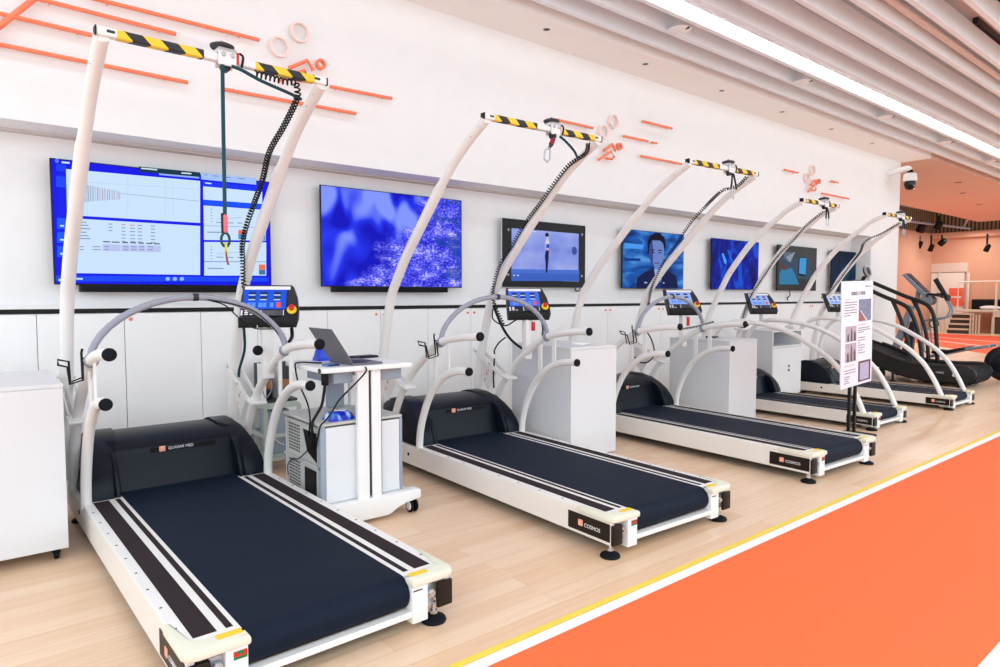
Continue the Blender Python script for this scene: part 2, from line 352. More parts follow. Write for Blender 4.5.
def strip(y, x0, x1, label):
    t = thing('strip_light', label, 'ceiling light', (0, y, 0))
    MB().box(x0, x1, -0.03, 0.03, 4.02, 4.09).build('housing', WALL, t); MB().box(x0, x1, -0.021, 0.021, 4.006, 4.019).build('diffuser', GLOW, t)
strip(3.685, -2.3, 27.2, 'long glowing strip light running between the ceiling baffles')
# small recessed downlights in the soffit
HP = ['above the wall rings over the second treadmill', 'second from the camera', 'third from the camera', 'fourth from the camera', 'fifth from the camera', 'nearest the dome camera']
for k in range(6):
    x = 4.47 + 1.507 * k
    t = thing('downlight', 'small recessed black downlight in the ceiling edge, ' + HP[k], 'downlight', (x, 4.785, ZC), 0, 'recessed downlights')
    MB().ring((0, 0, -0.004), (0, 0, 1), 0.045, 0.032, 0.004, 20).build('rim', WALL, t)
    MB().lathe([(0.032, -0.002), (0.03, -0.0015)], (0, 0, 0), (0, 0, 1), 20).build('baffle_cup', BLK, t)
for k, (x, y) in enumerate(((17.6, 5.15), (19.5, 5.6), (22.3, 6.0))):
    t = thing('downlight', ('nearest', 'middle', 'farthest')[k] + ' tiny recessed spot in the salmon far ceiling', 'downlight', (x, y, ZC), 0, 'far downlights')
    MB().ring((0, 0, -0.005), (0, 0, 1), 0.07, 0.05, 0.005, 16).build('rim', DGR, t)
DN = ['nearest the camera', 'second from the camera', 'third from the camera', 'fourth from the camera', 'farthest along the baffles']
for k in range(5):
    x = 5.45 + 2.46 * k
    t = thing('ceiling_sensor', 'white saucer shaped sensor hanging between ceiling baffles, ' + DN[k], 'sensor', (x, 3.955, ZC - 0.02), 0, 'saucer sensors')
    MB().lathe([(0, -0.018), (0.06, -0.014), (0.105, 0.0), (0.11, 0.006), (0.09, 0.014), (0.03, 0.02), (0, 0.02)], (0, 0, 0), n=28).build('saucer', WHT, t)
    MB().cyl((0, 0, 0.015), (0, 0, 0.21), 0.010, 12).build('stem', WALL, t)
    MB().box(-0.008, 0.008, -0.112, -0.07, -0.014, 0.004).build('slot', DGR, t)

# far hall
MB().box(31, 31.3, 1.0, 9.9, 0, 3.95).build('wall_far', SALMON, kind=S)
MB().box(XE, 31.3, 9.9, 10.2, 0, 3.95).build('wall_far_side', SALMON, kind=S)
MB().box(30.7, 31, 1.0, 9.9, 3.72, 3.95, 0.01, 1).build('trim_5', SALMON, kind=S)
MB().box(30.95, 31.3, 1.0, 10.2, 3.95, 6.2).build('wall_far_slats', DSLAT, kind=S)
MB().box(XE, 31.3, 9.86, 10.2, 3.95, 6.2).build('wall_side_slats', stripe_material('dark_wood_slats_side', (58, 42, 30), (150, 118, 84), 0.2, 0.0), kind=S)
MB().box(XE, 31.4, -1, 10.2, 6.2, 6.3).build('ceiling_far', VOID, kind=S)
tr = thing('rigging_bar', 'thin grey lighting bar under the dark slatted ceiling void', 'lighting bar')
MB().tube([(18.5, 7.7, 4.05), (27.0, 7.55, 4.12), (30.2, 8.6, 4.1)], 0.045, 8).build('rail', GREYT, tr)
MB().tube([(20.5, 8.4, 3.75), (30.2, 8.4, 4.0)], 0.04, 8).build('lower_rail', GREYT, tr)
def spot(px, py, X, dz, label, r=0.11, tilt=0.5):
    r *= 0.85
    p = xp(px, py, X); t = thing('track_spotlight', label, 'spotlight', p, 0, 'far black spotlights')
    d = Vector((0.3, tilt, -1)).normalized()
    MB().lathe([(r * 0.45, -0.18), (r * 0.9, -0.14), (r, 0.10), (r * 0.8, 0.10), (r * 0.75, 0.02)], (0, 0, -0.1), d, 16).build('lamp_head', BLK, t)
    MB().tube([(0, 0, 0), (0, 0, dz)], 0.035, 8).build('bracket', BLK, t)
spot(919.5, 243, 29.6, 0.30, 'black spotlight hanging left of the other two by the white wall end')
spot(931, 246, 29.6, 0.42, 'black spotlight hanging in the far corner, middle of three')
spot(942, 240, 29.6, 0.20, 'black spotlight above the far white door', 0.14, 1.2)
spot(987, 246, 29.6, 0.45, 'lone black spotlight at the far right over the stage')
spot(921, 226, 26.2, 0.2, 'boxy black spotlight on the rigging bar left side', 0.17)
spot(938.5, 223, 26.2, 0.25, 'tall black spotlight clamped to the rigging bar', 0.15)

# far door on the salmon wall
dr = MB().box(30.93, 31.0, 8.72, 9.92 - 0.03, 0, 2.34, 0.01, 1).build('door_1', mat('white_door', (236, 232, 226), 0.5), kind=S)
MB().box(30.9, 31.0, 8.62, 9.9, 2.36, 2.72, 0.01, 1).build('door_header', mat('grey_header', (222, 206, 196), 0.6), dr)
MB().box(30.9, 31.0, 9.58, 9.64, 0, 2.36).build('door_frame', mat('pale_frame', (214, 205, 198), 0.5), dr)
MB().box(30.9, 31.0, 8.58, 8.64, 0, 2.36).build('door_frame', mat('pale_frame', (214, 205, 198), 0.5), dr)
ds = MB().box(30.90, 30.928, 8.72, 9.22, 1.0, 1.72, 0.004, 1).build('door_sign', mat('orange_sign', (238, 104, 74), 0.5)); tag(ds, 'orange rectangular notice hanging on the far white door', 'sign')
tl = MB()
for k in range(4): tl.box(30.895, 30.8995, 8.80 + k * 0.09, 8.87 + k * 0.09, 1.33, 1.39)
tl.build('lettering', WTX, ds)

# stage with steps, rail and monitors
PALE = mat('pale_stage_wood', (214, 202, 182), 0.55, noise=0.04, scale=5)
st = thing('stage', 'low wooden stage platform with dark underside at far right', 'stage', (29.4, 6.0, 0))
MB().box(0, 1.5, -4.0, 2.55, 0.80, 0.88, 0.01, 1).build('deck', PALE, st)
MB().box(0.0, 0.06, -4.0, 1.35, 0.62, 0.80).build('fascia', PALE, st)
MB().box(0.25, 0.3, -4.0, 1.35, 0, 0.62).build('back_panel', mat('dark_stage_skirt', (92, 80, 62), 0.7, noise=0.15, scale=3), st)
for y in (-3.9, -1.5, 1.3): MB().box(0.0, 0.08, y, y + 0.08, 0, 0.62).build('post', PALE, st)
sp_ = thing('stage_steps', 'pale wooden steps with slatted side posts in front of stage', 'steps', (29.05, 7.86, 0))
for k in range(4):
    MB().box(-0.36 + 0.09 * k, 0.34, 0.05 + 0.0 * k, 0.74 - 0.02 * k, 0.19 * (k + 1) - 0.06, 0.19 * (k + 1)).build('tread', PALE, sp_)
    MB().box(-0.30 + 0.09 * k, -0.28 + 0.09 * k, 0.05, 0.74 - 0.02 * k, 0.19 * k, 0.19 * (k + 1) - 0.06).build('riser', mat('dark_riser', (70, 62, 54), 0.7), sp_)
for k in range(4): MB().box(-0.36, -0.30, -0.30 + 0.09 * k, -0.26 + 0.09 * k, 0, 0.72).build('side_post', PALE, sp_)
for k in range(3): MB().box(-0.36, -0.30, 0.80 + 0.13 * k, 0.84 + 0.13 * k, 0, 0.62 - 0.16 * k).build('side_post', PALE, sp_)
rl = thing('stage_railing', 'thin white safety railing around the stage edge', 'railing', (29.5, 6.0, 0.88))
WR = mat('white_rail', (236, 224, 212), 0.4)
MB().tube([(0, 2.5, 0), (0, 2.5, 1.05), (0.0, -3.5, 1.10)], 0.03, 8).build('top_rail', WR, rl)
for y in (1.3, -0.6): MB().cyl((0, y, 0), (0, y, 1.08), 0.03, 8).build('post', WR, rl)
for a, b, lb in ((7.55, 8.25, 'black stage monitor box beside the white railing post'), (6.85, 7.42, 'black stage monitor box at the right edge of the stage')):
    t = thing('stage_monitor', lb, 'monitor', (30.2, a, 0.88), 0, 'stage monitors')
    MB().prism([(0, 0.08), (0.0, 0.36), (0.1, 0.40), (0.25, 0.40), (0.25, 0.0), (0.05, 0)], 'y', 0, b - a, 0.01).build('cabinet', BLK, t)
    MB().box(-0.012, -0.001, 0.05, b - a - 0.05, 0.11, 0.33).build('grille', RUB, t)
tw = MB().ball((29.85, 7.55, 0.96), 0.2, (0.8, 1.7, 0.4)).build('folded_cloth', mat('white_cloth', (235, 232, 236), 0.8)); tag(tw, 'white folded cloth lying on the far stage deck', 'cloth')
for k, (y, h) in enumerate(((9.75, 2.1), (8.48, 2.3))):
    tag(MB().cyl((30.6, y, 0.88 if y < 8.6 else 0), (30.6, y, h), 0.03, 8).build('slim_pole', WR), ('slim white pole left of the far door', 'slim pale pole standing right of the far door')[k], 'pole')

# dome camera on the wall end
dc = thing('dome_camera', 'white security dome camera with black globe on wall arm', 'camera', (13.55, YU, 3.62))
MB().box(-0.06, 0.06, -0.02, 0, -0.10, 0.12, 0.006).build('wall_plate', WHT, dc)
MB().tube(spl([(0, -0.01, 0.06), (0.05, -0.16, 0.10), (0.10, -0.30, 0.135), (0.12, -0.34, 0.10)], 5), [0.05] * 10 + [0.045] * 6, 12).build('arm', WHT, dc)
MB().lathe([(0.04, 0.10), (0.05, 0.045)], (0.12, -0.34, 0.0)).build('collar', BLK, dc)
MB().lathe([(0.05, 0.045), (0.10, 0.03), (0.107, 0.02), (0.118, -0.09), (0.10, -0.11)], (0.12, -0.34, 0.0)).build('housing', WHT, dc)
MB().lathe([(0.095, -0.11), (0.098, -0.17), (0.078, -0.235), (0.04, -0.265), (0, -0.268)], (0.12, -0.34, 0.0)).build('globe', mat('black_glass', (10, 10, 14), 0.08), dc)
MB().lathe([(0.022, 0.005), (0.026, -0.01), (0, -0.012)], (0.09, -0.42, -0.19), (-0.3, -1, -0.1)).build('lens', mat('lens_grey', (120, 120, 130), 0.1), dc)

# ------------------------------------------------------------------ wall art on the upper wall
YA = YU - 0.055
def bar(p, q, label, r=0.0142):
    a, b = wp(*p, YA), wp(*q, YA)
    t = thing('wall_bar', label, 'wall bar', a, 0, 'orange wall bars')
    d = b - a; n = d.normalized()
    MB().tube([(0, 0, 0), n * 0.002, d - n * 0.002, d], [r * 0.85, r, r, r * 0.85], 10).build('rod', ORB, t)
    for f in (0.12, 0.88): MB().cyl(d * f, d * f + Vector((0, 0.056, 0)), 0.004, 8).build('standoff', ORB, t)
bar((-20, 42), (40, -6), 'thick slanting orange wall bar crossing others at the top left corner', 0.018)
bar((-30, 6.5), (92, 35.3), 'orange wall bar crossed by the slanting bar, ending behind the near left post')
bar((31, -3), (176, 34), 'orange wall bar above the left end of the nearest striped crossbar')
bar((84, -4), (259.5, 40), 'longest upper orange wall bar, ending near the wall rings')
bar((-30, 38.5), (188, 82.5), 'lowest long orange wall bar behind the nearest left post')
bar((222.5, 89), (356, 113.5), 'orange wall bar behind the hanging rope of the nearest treadmill')
bar((330, 86.5), (392, 98.5), 'short orange wall bar right of the nearest arch')
bar((556, 119.5), (593, 128), 'orange wall bar behind the pulley of the second treadmill')
bar((642.5, 121), (672, 128.5), 'short topmost orange wall bar of the middle group')
bar((623.5, 136), (648, 141.3), 'short orange wall bar left of a tiny dash')
bar((652, 142.5), (657, 143.3), 'tiny orange dash of a wall bar')
bar((641, 156), (682, 164), 'orange wall bar ending behind the third treadmill\'s arch')
bar((784.5, 169.5), (798, 172.8), 'small orange wall bar left of the farthest rings')
bar((831.5, 181), (838.5, 182.8), 'tiny farthest orange wall bar near the wall end')
bar((822, 193.2), (849, 198.7), 'orange wall bar above the fourth treadmill\'s crossbar')
def ring(p, r, m, label, h=0.035):
    c = wp(*p, YU - 0.047)
    o = MB().ring((0, 0, 0), (0, 1, 0), r, r * 0.8, h, 32).build('wall_ring', m); o.location = c; tag(o, label, 'wall ring', 'wall rings')
    MB().cyl((0, h, -r * 0.9), (0, 0.0465, -r * 0.9), 0.006, 8).build('standoff', m, o)
RR = 0.078
ring((280, 46), RR, PNK, 'pale pink wall ring, lower left of the nearest pair'); ring((300.5, 31.5), RR, PNK, 'pale pink wall ring, upper right of the nearest pair')
ring((604.5, 131.5), RR, PNK, 'pale pink wall ring beside the second treadmill\'s crossbar end'); ring((614.8, 121), RR, PNK, 'pale pink wall ring, upper one of the middle pair')
ring((808, 177.7), RR, PNK, 'pale pink wall ring, lower left of the farthest pair'); ring((813.5, 170), RR, PNK, 'pale pink wall ring, upper right of the farthest pair')
head = wp(619, 146.5, YA)
L1 = [wp(*p, YA) - head for p in ((603.7, 150.7), (612.6, 144.4), (615.3, 151.2))]
L2 = [wp(*p, YA) - head for p in ((598.5, 160), (611.0, 151.4), (614.4, 157), (612, 159), (606.7, 158.2))]
for hp, lb in (((320.5, 64.5), 'orange tube runner figure behind the nearest crossbar\'s right end'), ((619, 146.5), 'orange tube runner figure under the middle pair of rings'), ((818.5, 181.5), 'orange tube runner figure under the farthest pair of rings')):
    t = thing('runner_wall_art', lb, 'wall art', wp(*hp, YA), 0, 'runner pictograms')
    MB().ring((0, -0.02, 0), (0, 1, 0), 0.042, 0.024, 0.036, 24).build('head', ORB, t)
    for nm, L in (('arm', L1), ('leg', L2)):
        MB().tube(L, 0.0145, 10).build(nm, ORB, t)
    for k, L in enumerate((L1[1], L2[1])): MB().cyl(L, L + Vector((0, 0.055, 0)), 0.006, 8).build('standoff', ORB, t)

# ------------------------------------------------------------------ screens on the TV wall
YT = 5.37
def tv(x0, x1, z0, z1, label, frame, scr_mat, bez=(0.012, 0.012, 0.012, 0.012), depth=0.05, box=True):
    t = thing('wall_screen', label, 'screen', (x0, YT, z0)); w, h = x1 - x0, z1 - z0
    MB().box(0, w, 0.002, depth * 0.4, 0, h, 0.003, 1).build('casing', frame, t)
    l, r_, b, a = bez
    m = MB(); m.box(0.002, w - 0.002, -0.001, 0.002, 0.002, h - 0.002).build('bezel', BLK, t)
    s = MB().box(l, w - r_, -0.0025, -0.001, b, h - a).build('display', scr_mat, t)
    if box: MB().box(w * 0.05, w * 0.9, depth * 0.4, YW + 0.012 - YT, h * 0.12, h * 0.8).build('wall_mount', mat('grey_mount', (168, 168, 170), 0.6), t)
    return t, s, Vector((x0, YT, z0))
def art(root, org, layers, yoff=-0.003, nm='picture'):
    groups = {}
    for k, (pts, c) in enumerate(layers): groups.setdefault(c, []).append((pts, yoff - 0.00025 * k))
    m = MB(); mats = []
    for i, (c, L) in enumerate(groups.items()):
        mats.append(E(c)); m.mi = i
        for pts, dy in L: m.poly([wp(px, py, YT) - org + Vector((0, dy, 0)) for px, py in pts])
    # face them to the room
    for f in m.bm.faces:
        f.normal_update()
        if f.normal.y > 0: f.normal_flip()
    return m.build(nm, mats, root, recalc=False)
def dash(x0, y0, x1, y1, h, c): return ([(x0, y0), (x1, y1), (x1, y1 + h), (x0, y0 + h)], c)
SILV = mat('silver_frame', (200, 206, 210), 0.35, 0.5)
def ext(tl, bl, tr): a, b, c = wp(*tl, YT), wp(*bl, YT), wp(*tr, YT); return (a.x + b.x) / 2, c.x, b.z, (a.z + c.z) / 2
# 1 - software screen
x0, x1, z0, z1 = ext((49.5, 156), (54, 284.5), (269.7, 183))
t, s, o = tv(x0, x1, z0, z1, 'large wall screen showing blue software with charts, nearest the camera', BLK, E((8, 16, 232)), (0.008,) * 4)
W1, BL, TX, LV = (204, 228, 252), (18, 50, 250), (120, 140, 180), (186, 196, 240)
lay = [([(58, 172), (200, 184), (200, 282), (58, 283)], (10, 24, 235)),
       ([(66, 169), (200, 181), (200, 223), (67, 215)], W1), ([(67, 218), (200, 226), (200, 275), (68, 273)], W1),
       ([(138.7, 166.5), (200, 172.5), (200, 177.2), (138.7, 171.8)], (10, 52, 72)), ([(159, 173.4), (199, 177), (199, 178.6), (159, 175)], (150, 180, 250)),
       ([(201, 172.8), (256, 178.4), (256, 184.8), (201, 179.4)], (165, 195, 255)),
       ([(202, 181), (262, 187), (262, 192), (202, 186)], BL), ([(203, 186.3), (262, 192), (262, 204), (203, 199.6)], W1),
       ([(203, 200), (264, 204.5), (264, 209), (203, 204.8)], (10, 80, 250)),
       ([(203.3, 205.4), (265.5, 210), (265.5, 227.4), (203.6, 225.4)], W1), ([(203.6, 226), (265.5, 228), (265.5, 240.6), (203.8, 240)], W1),
       ([(203.9, 242), (266, 242.4), (266, 261.4), (204, 261)], W1), ([(204, 262), (266, 262.2), (266, 275.6), (204, 275.6)], W1),
       ([(203.6, 225.4), (265.5, 227.4), (265.5, 228), (203.6, 226)], (150, 170, 215)), ([(203.9, 261), (266, 261.4), (266, 262.1), (203.9, 261.8)], (150, 170, 215)),
       ([(56, 275.6), (268, 277.4), (268, 281.5), (56, 281.5)], (20, 72, 250)),
       ([(238, 230), (246, 230.2), (246, 234.4), (238, 234.2)], (236, 110, 80)), ([(238, 234.2), (246, 234.4), (246, 239.4), (238, 239.2)], (70, 150, 210)),
       ([(258, 230.4), (265, 230.6), (265, 240), (258, 240)], (70, 140, 215)),
       ([(258.6, 264.5), (265, 264.6), (265, 270), (258.6, 270)], (236, 118, 80)), ([(258.6, 270), (265, 270), (265, 274.6), (258.6, 274.6)], (60, 120, 170)),
       ([(56, 164), (66, 165), (66, 172), (56, 171)], (20, 60, 245)), ([(56, 176), (66, 177), (66, 188), (56, 187)], (26, 70, 250))]
for k in range(3): lay.append(([(57, 218 + 14 * k), (66, 218.3 + 14 * k), (66, 229 + 14 * k), (57, 229 + 14 * k)], (24, 90, 250))); lay.append(dash(60, 225 + 14 * k, 64, 225.2 + 14 * k, 1.6, W1))
for k in range(23):       # tremor trace
    x = 81.5 + 1.72 * k; h = 9 - 0.23 * k; c = [(70, 80, 120), (90, 100, 150), (230, 130, 150)][(k % 3) if k > 6 else k % 2]; y = 193.3 + 0.11 * (k)
    lay.append(([(x, y - h), (x + 0.45, y - h), (x + 0.1, y + h), (x - 0.35, y + h)], c))
lay += [dash(121, 193.6, 198, 201.2, 0.4, (130, 150, 170)), dash(66, 181, 200, 189.6, 0.3, (180, 200, 222))]
for x in (87, 127.3, 164.5, 172): lay.append(([(x, 171 + (x - 66) * 0.09), (x + 0.35, 171 + (x - 66) * 0.09), (x + 0.3, 216), (x, 216)], (180, 202, 226)))
for i, y in enumerate((222.5, 225.6, 229, 232.6, 236, 239)):
    lay.append(dash(78, y - 0.8, 86 + 2 * (i % 3), y - 0.4, 0.9, TX))
    for x, w in ((108, 4), (121, 4), (129.5, 5), (137, 4.5), (150, 4.5)):
        if x > 115 or i < 3: lay.append(dash(x, y + (x - 78) * 0.045, x + w, y + (x - 78 + w) * 0.045, 0.8, (214, 120, 130) if i == 0 and x in (121, 129.5) else TX))
for x, w in ((102.5, 7), (111, 8), (121.5, 6), (129.5, 6), (137.5, 6), (145.5, 6), (153, 6)): lay.append(dash(x, 241.3 + (x - 102) * 0.04, x + w, 241.3 + (x + w - 102) * 0.04, 1.1, (60, 70, 110)))
for x, w in ((102, 18), (120.8, 8), (129.2, 7.6), (137.2, 7), (145, 15)): lay.append(([(x, 244.4 + (x - 102) * 0.03), (x + w, 244.4 + (x + w - 102) * 0.03), (x + w, 251.2 + (x + w - 102) * 0.02), (x, 251.2 + (x - 102) * 0.02)], LV))
for y in (246.5, 249.4):
    for x, w in ((79, 4), (92, 8), (104, 4), (122.5, 5), (130.5, 5), (138.5, 5), (147, 5)): lay.append(dash(x, y, x + w, y + 0.1, 0.8, TX))
for y in (209, 212, 215, 218, 221, 246, 249, 252, 255, 258): lay.append(dash(209.5, y + 0.3, 211, y + 0.4, 0.8, TX))
for y in (222.4, 256.8): lay += [dash(215, y, 222, y + 0.3, 0.8, TX), dash(226, y + 0.4, 232, y + 0.5, 0.8, TX), dash(236, y + 0.6, 241, y + 0.7, 0.8, TX), dash(216, y - 3.2, 240, y - 4.6, 0.35, (150, 160, 190))]
for y in (232, 268): lay.append(dash(206, y, 222, y + 0.2, 1.0, TX))
for x in (166.6, 173.6, 180.6):
    c = (150, 180, 255); p = [(x + 2.3 * math.cos(a * 0.7854), 279 + 2.0 * math.sin(a * 0.7854)) for a in range(8)]; lay.append((p, c))
lay += [dash(58, 279, 62, 279, 2.2, W1), dash(75, 278, 82, 278.2, 1.6, W1), dash(61, 162.2, 69, 162.9, 1.8, W1), dash(84, 164.6, 88, 164.9, 1.8, W1), dash(140, 168.4, 156, 169.8, 1.4, (210, 230, 240)), dash(180, 173, 190, 173.8, 1.3, (210, 230, 240)),
        dash(203, 175, 206, 175.3, 0.9, TX), dash(211, 176, 217, 176.6, 0.9, TX), dash(222, 177.4, 229, 178, 0.9, TX), dash(236, 178.6, 244, 179.4, 0.9, TX), dash(203.5, 183, 210, 183.7, 1.2, W1), dash(250, 206, 254, 206.3, 1.5, W1), dash(240, 278.4, 250, 278.5, 1.3, W1)]
p8 = [(56.3 + 2.2 * math.cos(a * 0.7854), 161.7 + 2.2 * math.sin(a * 0.7854)) for a in range(8)]; lay.append((p8, (90, 120, 255)))
art(t, o, lay, nm='software_window')
# 2 - blossom screen
x0, x1, z0, z1 = ext((320.5, 186), (321, 286.5), (461.7, 199)); X2 = (x0, x1, z0)
tv(x0, x1, z0, z1, 'large wall screen showing violet blue blossom branches', BLK, flower_screen(), (0.008,) * 4)
for (a, b), zb, lb in (((wp(80, 285, YT).x, wp(246, 285, YT).x), wp(100, 284.6, YT).z, 'slim black soundbar under the blue software screen'), ((wp(335, 286, YT).x, wp(447.5, 286, YT).x), wp(390, 286.6, YT).z, 'slim black soundbar under the blossom screen')):
    t = thing('soundbar', lb, 'soundbar', (a, YT, zb - 0.052), 0, 'soundbars')
    MB().box(0, b - a, -0.01, 0.10, 0, 0.048, 0.004).build('body', BLK, t)
    MB().box(0.01, b - a - 0.01, -0.012, -0.0101, 0.006, 0.042).build('grille', RUB, t)
    MB().box((b - a) / 2 - 0.06, (b - a) / 2 + 0.06, 0.10, YW + 0.012 - YT, 0.01, 0.04).build('wall_bracket', BLK, t)
# 3 - silver framed screen with a standing woman
x0, x1, z0, z1 = ext((502, 218), (502, 287), (585.5, 225.5))
t, s, o = tv(x0, x1, z0, z1, 'silver framed wall screen showing a woman standing on pale blue', SILV, blend_screen('blue_backdrop', [(0.2, (104, 120, 214)), (0.5, (140, 155, 228)), (0.8, (172, 182, 238))]), (0.13, 0.115, 0.075, 0.10), 0.06)
DB, SK = (16, 26, 70), (210, 190, 205)
art(t, o, [([(511, 269), (579, 270), (579, 281), (511, 281)], (72, 110, 205)), ([(511, 273), (579, 274), (579, 281), (511, 281)], (58, 96, 190)),
           ([(545.2, 233.2), (547, 232.6), (548.6, 234), (548.4, 236.6), (546.4, 237.4), (545, 235.6)], (20, 18, 40)),
           ([(546.6, 236.4), (548.4, 236.8), (548.2, 239.6), (546.4, 239.8)], SK),
           ([(545.6, 239.4), (548.4, 239.2), (549.2, 243), (548.8, 244.4), (545.4, 244.2)], (206, 206, 226)),
           ([(546.2, 244), (549, 244.2), (548.8, 248), (546.4, 248)], (40, 60, 170)),
           ([(546.4, 248), (548.6, 248), (548.6, 250.6), (546, 250.6)], (196, 170, 200)),
           ([(545.6, 250.4), (548.6, 250.4), (548.2, 260), (547, 272.6), (545.4, 272.8), (545.2, 262), (544.6, 256)], DB),
           ([(544.9, 242), (545.6, 241), (545.4, 249), (544.8, 250)], SK),
           ([(572, 247), (574.6, 246.6), (576.4, 249), (576.6, 252.4), (575, 255), (572.6, 255), (571.4, 251)], (62, 76, 160)),
           dash(513, 274.6, 514.6, 274.7, 1.2, (200, 215, 255)), dash(516.6, 274.8, 518.6, 274.9, 1.2, (200, 215, 255)), dash(528, 230.5, 536, 231.2, 1.3, (190, 205, 250))], nm='woman_picture')
for px, py in ((508.4, 229.6), (508.2, 274.6), (582, 234.6), (581.6, 276)):
    p = wp(px, py, YT) - o; MB().box(p.x - 0.012, p.x + 0.012, -0.0035, -0.0012, p.z - 0.012, p.z + 0.012).build('touch_icon', GREYT, t)
MB().tube(spl([(1.16, 0.06, -0.0), (1.15, 0.05, -0.03), (1.20, 0.05, -0.035), (1.24, 0.06, 0.0)], 4), 0.008, 6).build('cable_loop', BLK, t)
# 4 - man's face
x0, x1, z0, z1 = ext((622.6, 229), (622, 288.4), (684, 234.2))
t, s, o = tv(x0, x1, z0, z1, 'blue wall screen showing a man\'s face and dark suit', BLK, blend_screen('office_blur', [(0.3, (4, 28, 88)), (0.5, (20, 88, 176)), (0.7, (80, 150, 222))], (1.2, 1, 2.2), 0.1, 0.6), (0.008,) * 4, 0.06)
FS, FD = (106, 130, 196), (54, 70, 138)
art(t, o, [([(636, 288), (637, 278), (643, 273), (650, 269.5), (660, 268), (668, 271), (676, 276), (678, 288)], (10, 22, 72)),
           ([(654, 268.6), (663, 268.6), (662, 275), (659.6, 288), (657.6, 288), (655, 276)], (150, 180, 235)),
           ([(657.6, 272), (659.6, 272), (661, 288), (657, 288)], (22, 44, 120)),
           ([(648.2, 247), (649.4, 241), (655, 238), (661, 240), (664, 246), (663.6, 256), (662, 263), (658.6, 269.5), (655, 269.5), (651, 264), (649, 256)], FS),
           ([(648.2, 247), (649.4, 241), (652, 240), (653, 250), (652.6, 262), (655, 269.5), (651, 264), (649, 256)], FD),
           ([(647.4, 252), (647.2, 242), (650, 235.6), (655, 232.6), (660, 233.4), (664.4, 238), (665.6, 246), (664.2, 251), (663, 244), (660, 240.6), (652, 240.4), (649.4, 245), (648.6, 253)], (8, 8, 40)),
           dash(650.6, 249.8, 654.4, 249.4, 1.0, (12, 14, 56)), dash(657.6, 249.6, 661.8, 250.2, 1.0, (12, 14, 56)),
           dash(651.4, 252, 654, 251.9, 1.1, (16, 20, 70)), dash(658.2, 252.2, 660.8, 252.4, 1.1, (16, 20, 70)),
           ([(655.4, 252), (657, 252), (658, 258.6), (654.6, 258.6)], (104, 128, 200)), dash(654, 262.6, 659, 262.8, 1.1, (70, 70, 140)),
           ([(624, 243), (643, 244.5), (643, 249), (624, 248.4)], (70, 150, 235)), ([(624, 258), (640, 258.4), (640, 261), (624, 261)], (8, 50, 130)),
           dash(644, 282, 646.6, 282, 1.2, (180, 200, 240)), dash(662.6, 282.4, 664, 282.4, 1.2, (180, 200, 240))], nm='portrait_picture')
# 5 - abstract blue
x0, x1, z0, z1 = ext((712, 238.2), (711.2, 289.4), (759, 242))
t, s, o = tv(x0, x1, z0, z1, 'deep blue wall screen showing faint light streaks', BLK, blend_screen('deep_blue', [(0.3, (0, 6, 90)), (0.55, (4, 28, 160)), (0.75, (14, 80, 210))], (2.6, 1, 1), 0.5, 1.2), (0.008,) * 4, 0.06)
art(t, o, [([(721.5, 254), (723, 252.8), (726.6, 261), (726, 264.4), (724, 263)], (60, 160, 255)), ([(727, 250), (729, 250), (733, 262), (731, 262)], (20, 100, 220)), ([(737, 256), (741, 256), (742, 284), (739, 288)], (16, 80, 205)), ([(742, 262), (744, 262), (746, 284), (743.6, 284)], (6, 36, 160))], nm='streak_picture')
# 6 - phone picture
x0, x1, z0, z1 = ext((777.4, 244.8), (777.4, 290.4), (817, 247.8))
t, s, o = tv(x0, x1, z0, z1, 'dark framed wall screen showing a phone picture', BLK, E((58, 74, 92)), (0.06, 0.20, 0.20, 0.20), 0.06)
art(t, o, [([(779, 274), (782, 268.6), (792, 268.4), (799, 284.4), (779, 284.4)], (46, 122, 165)), ([(783, 252), (795, 252.4), (788, 262), (784, 258)], (96, 106, 124)),
           ([(786, 257), (795, 251.8), (790, 262.6)], (140, 148, 168)), ([(798.6, 257.4), (806, 257.8), (805, 276.6), (797.4, 275)], (8, 30, 56)), ([(799.6, 258), (806.2, 258.2), (805.2, 274.6), (798.6, 273.4)], (62, 150, 215)),
           ([(779.6, 262), (783, 264), (788, 270), (783, 270), (780, 268)], (90, 60, 62))], nm='phone_picture')
MB().tube(spl([(0.5, 0.05, 0.0), (0.52, 0.05, -0.08), (0.46, 0.06, -0.12), (0.49, 0.07, -0.16)], 4), 0.008, 6).build('hanging_cable', BLK, t)
# 7 - dark teal
x0, x1, z0, z1 = ext((831.6, 250.2), (831.4, 291.8), (864.4, 253))
t, s, o = tv(x0, x1, z0, z1, 'dark teal wall screen, farthest along the wall', BLK, blend_screen('dark_teal', [(0.3, (2, 14, 30)), (0.5, (4, 30, 62)), (0.72, (6, 70, 84))], (1.5, 1, 1), 0.4, 0.5), (0.008,) * 4, 0.06)

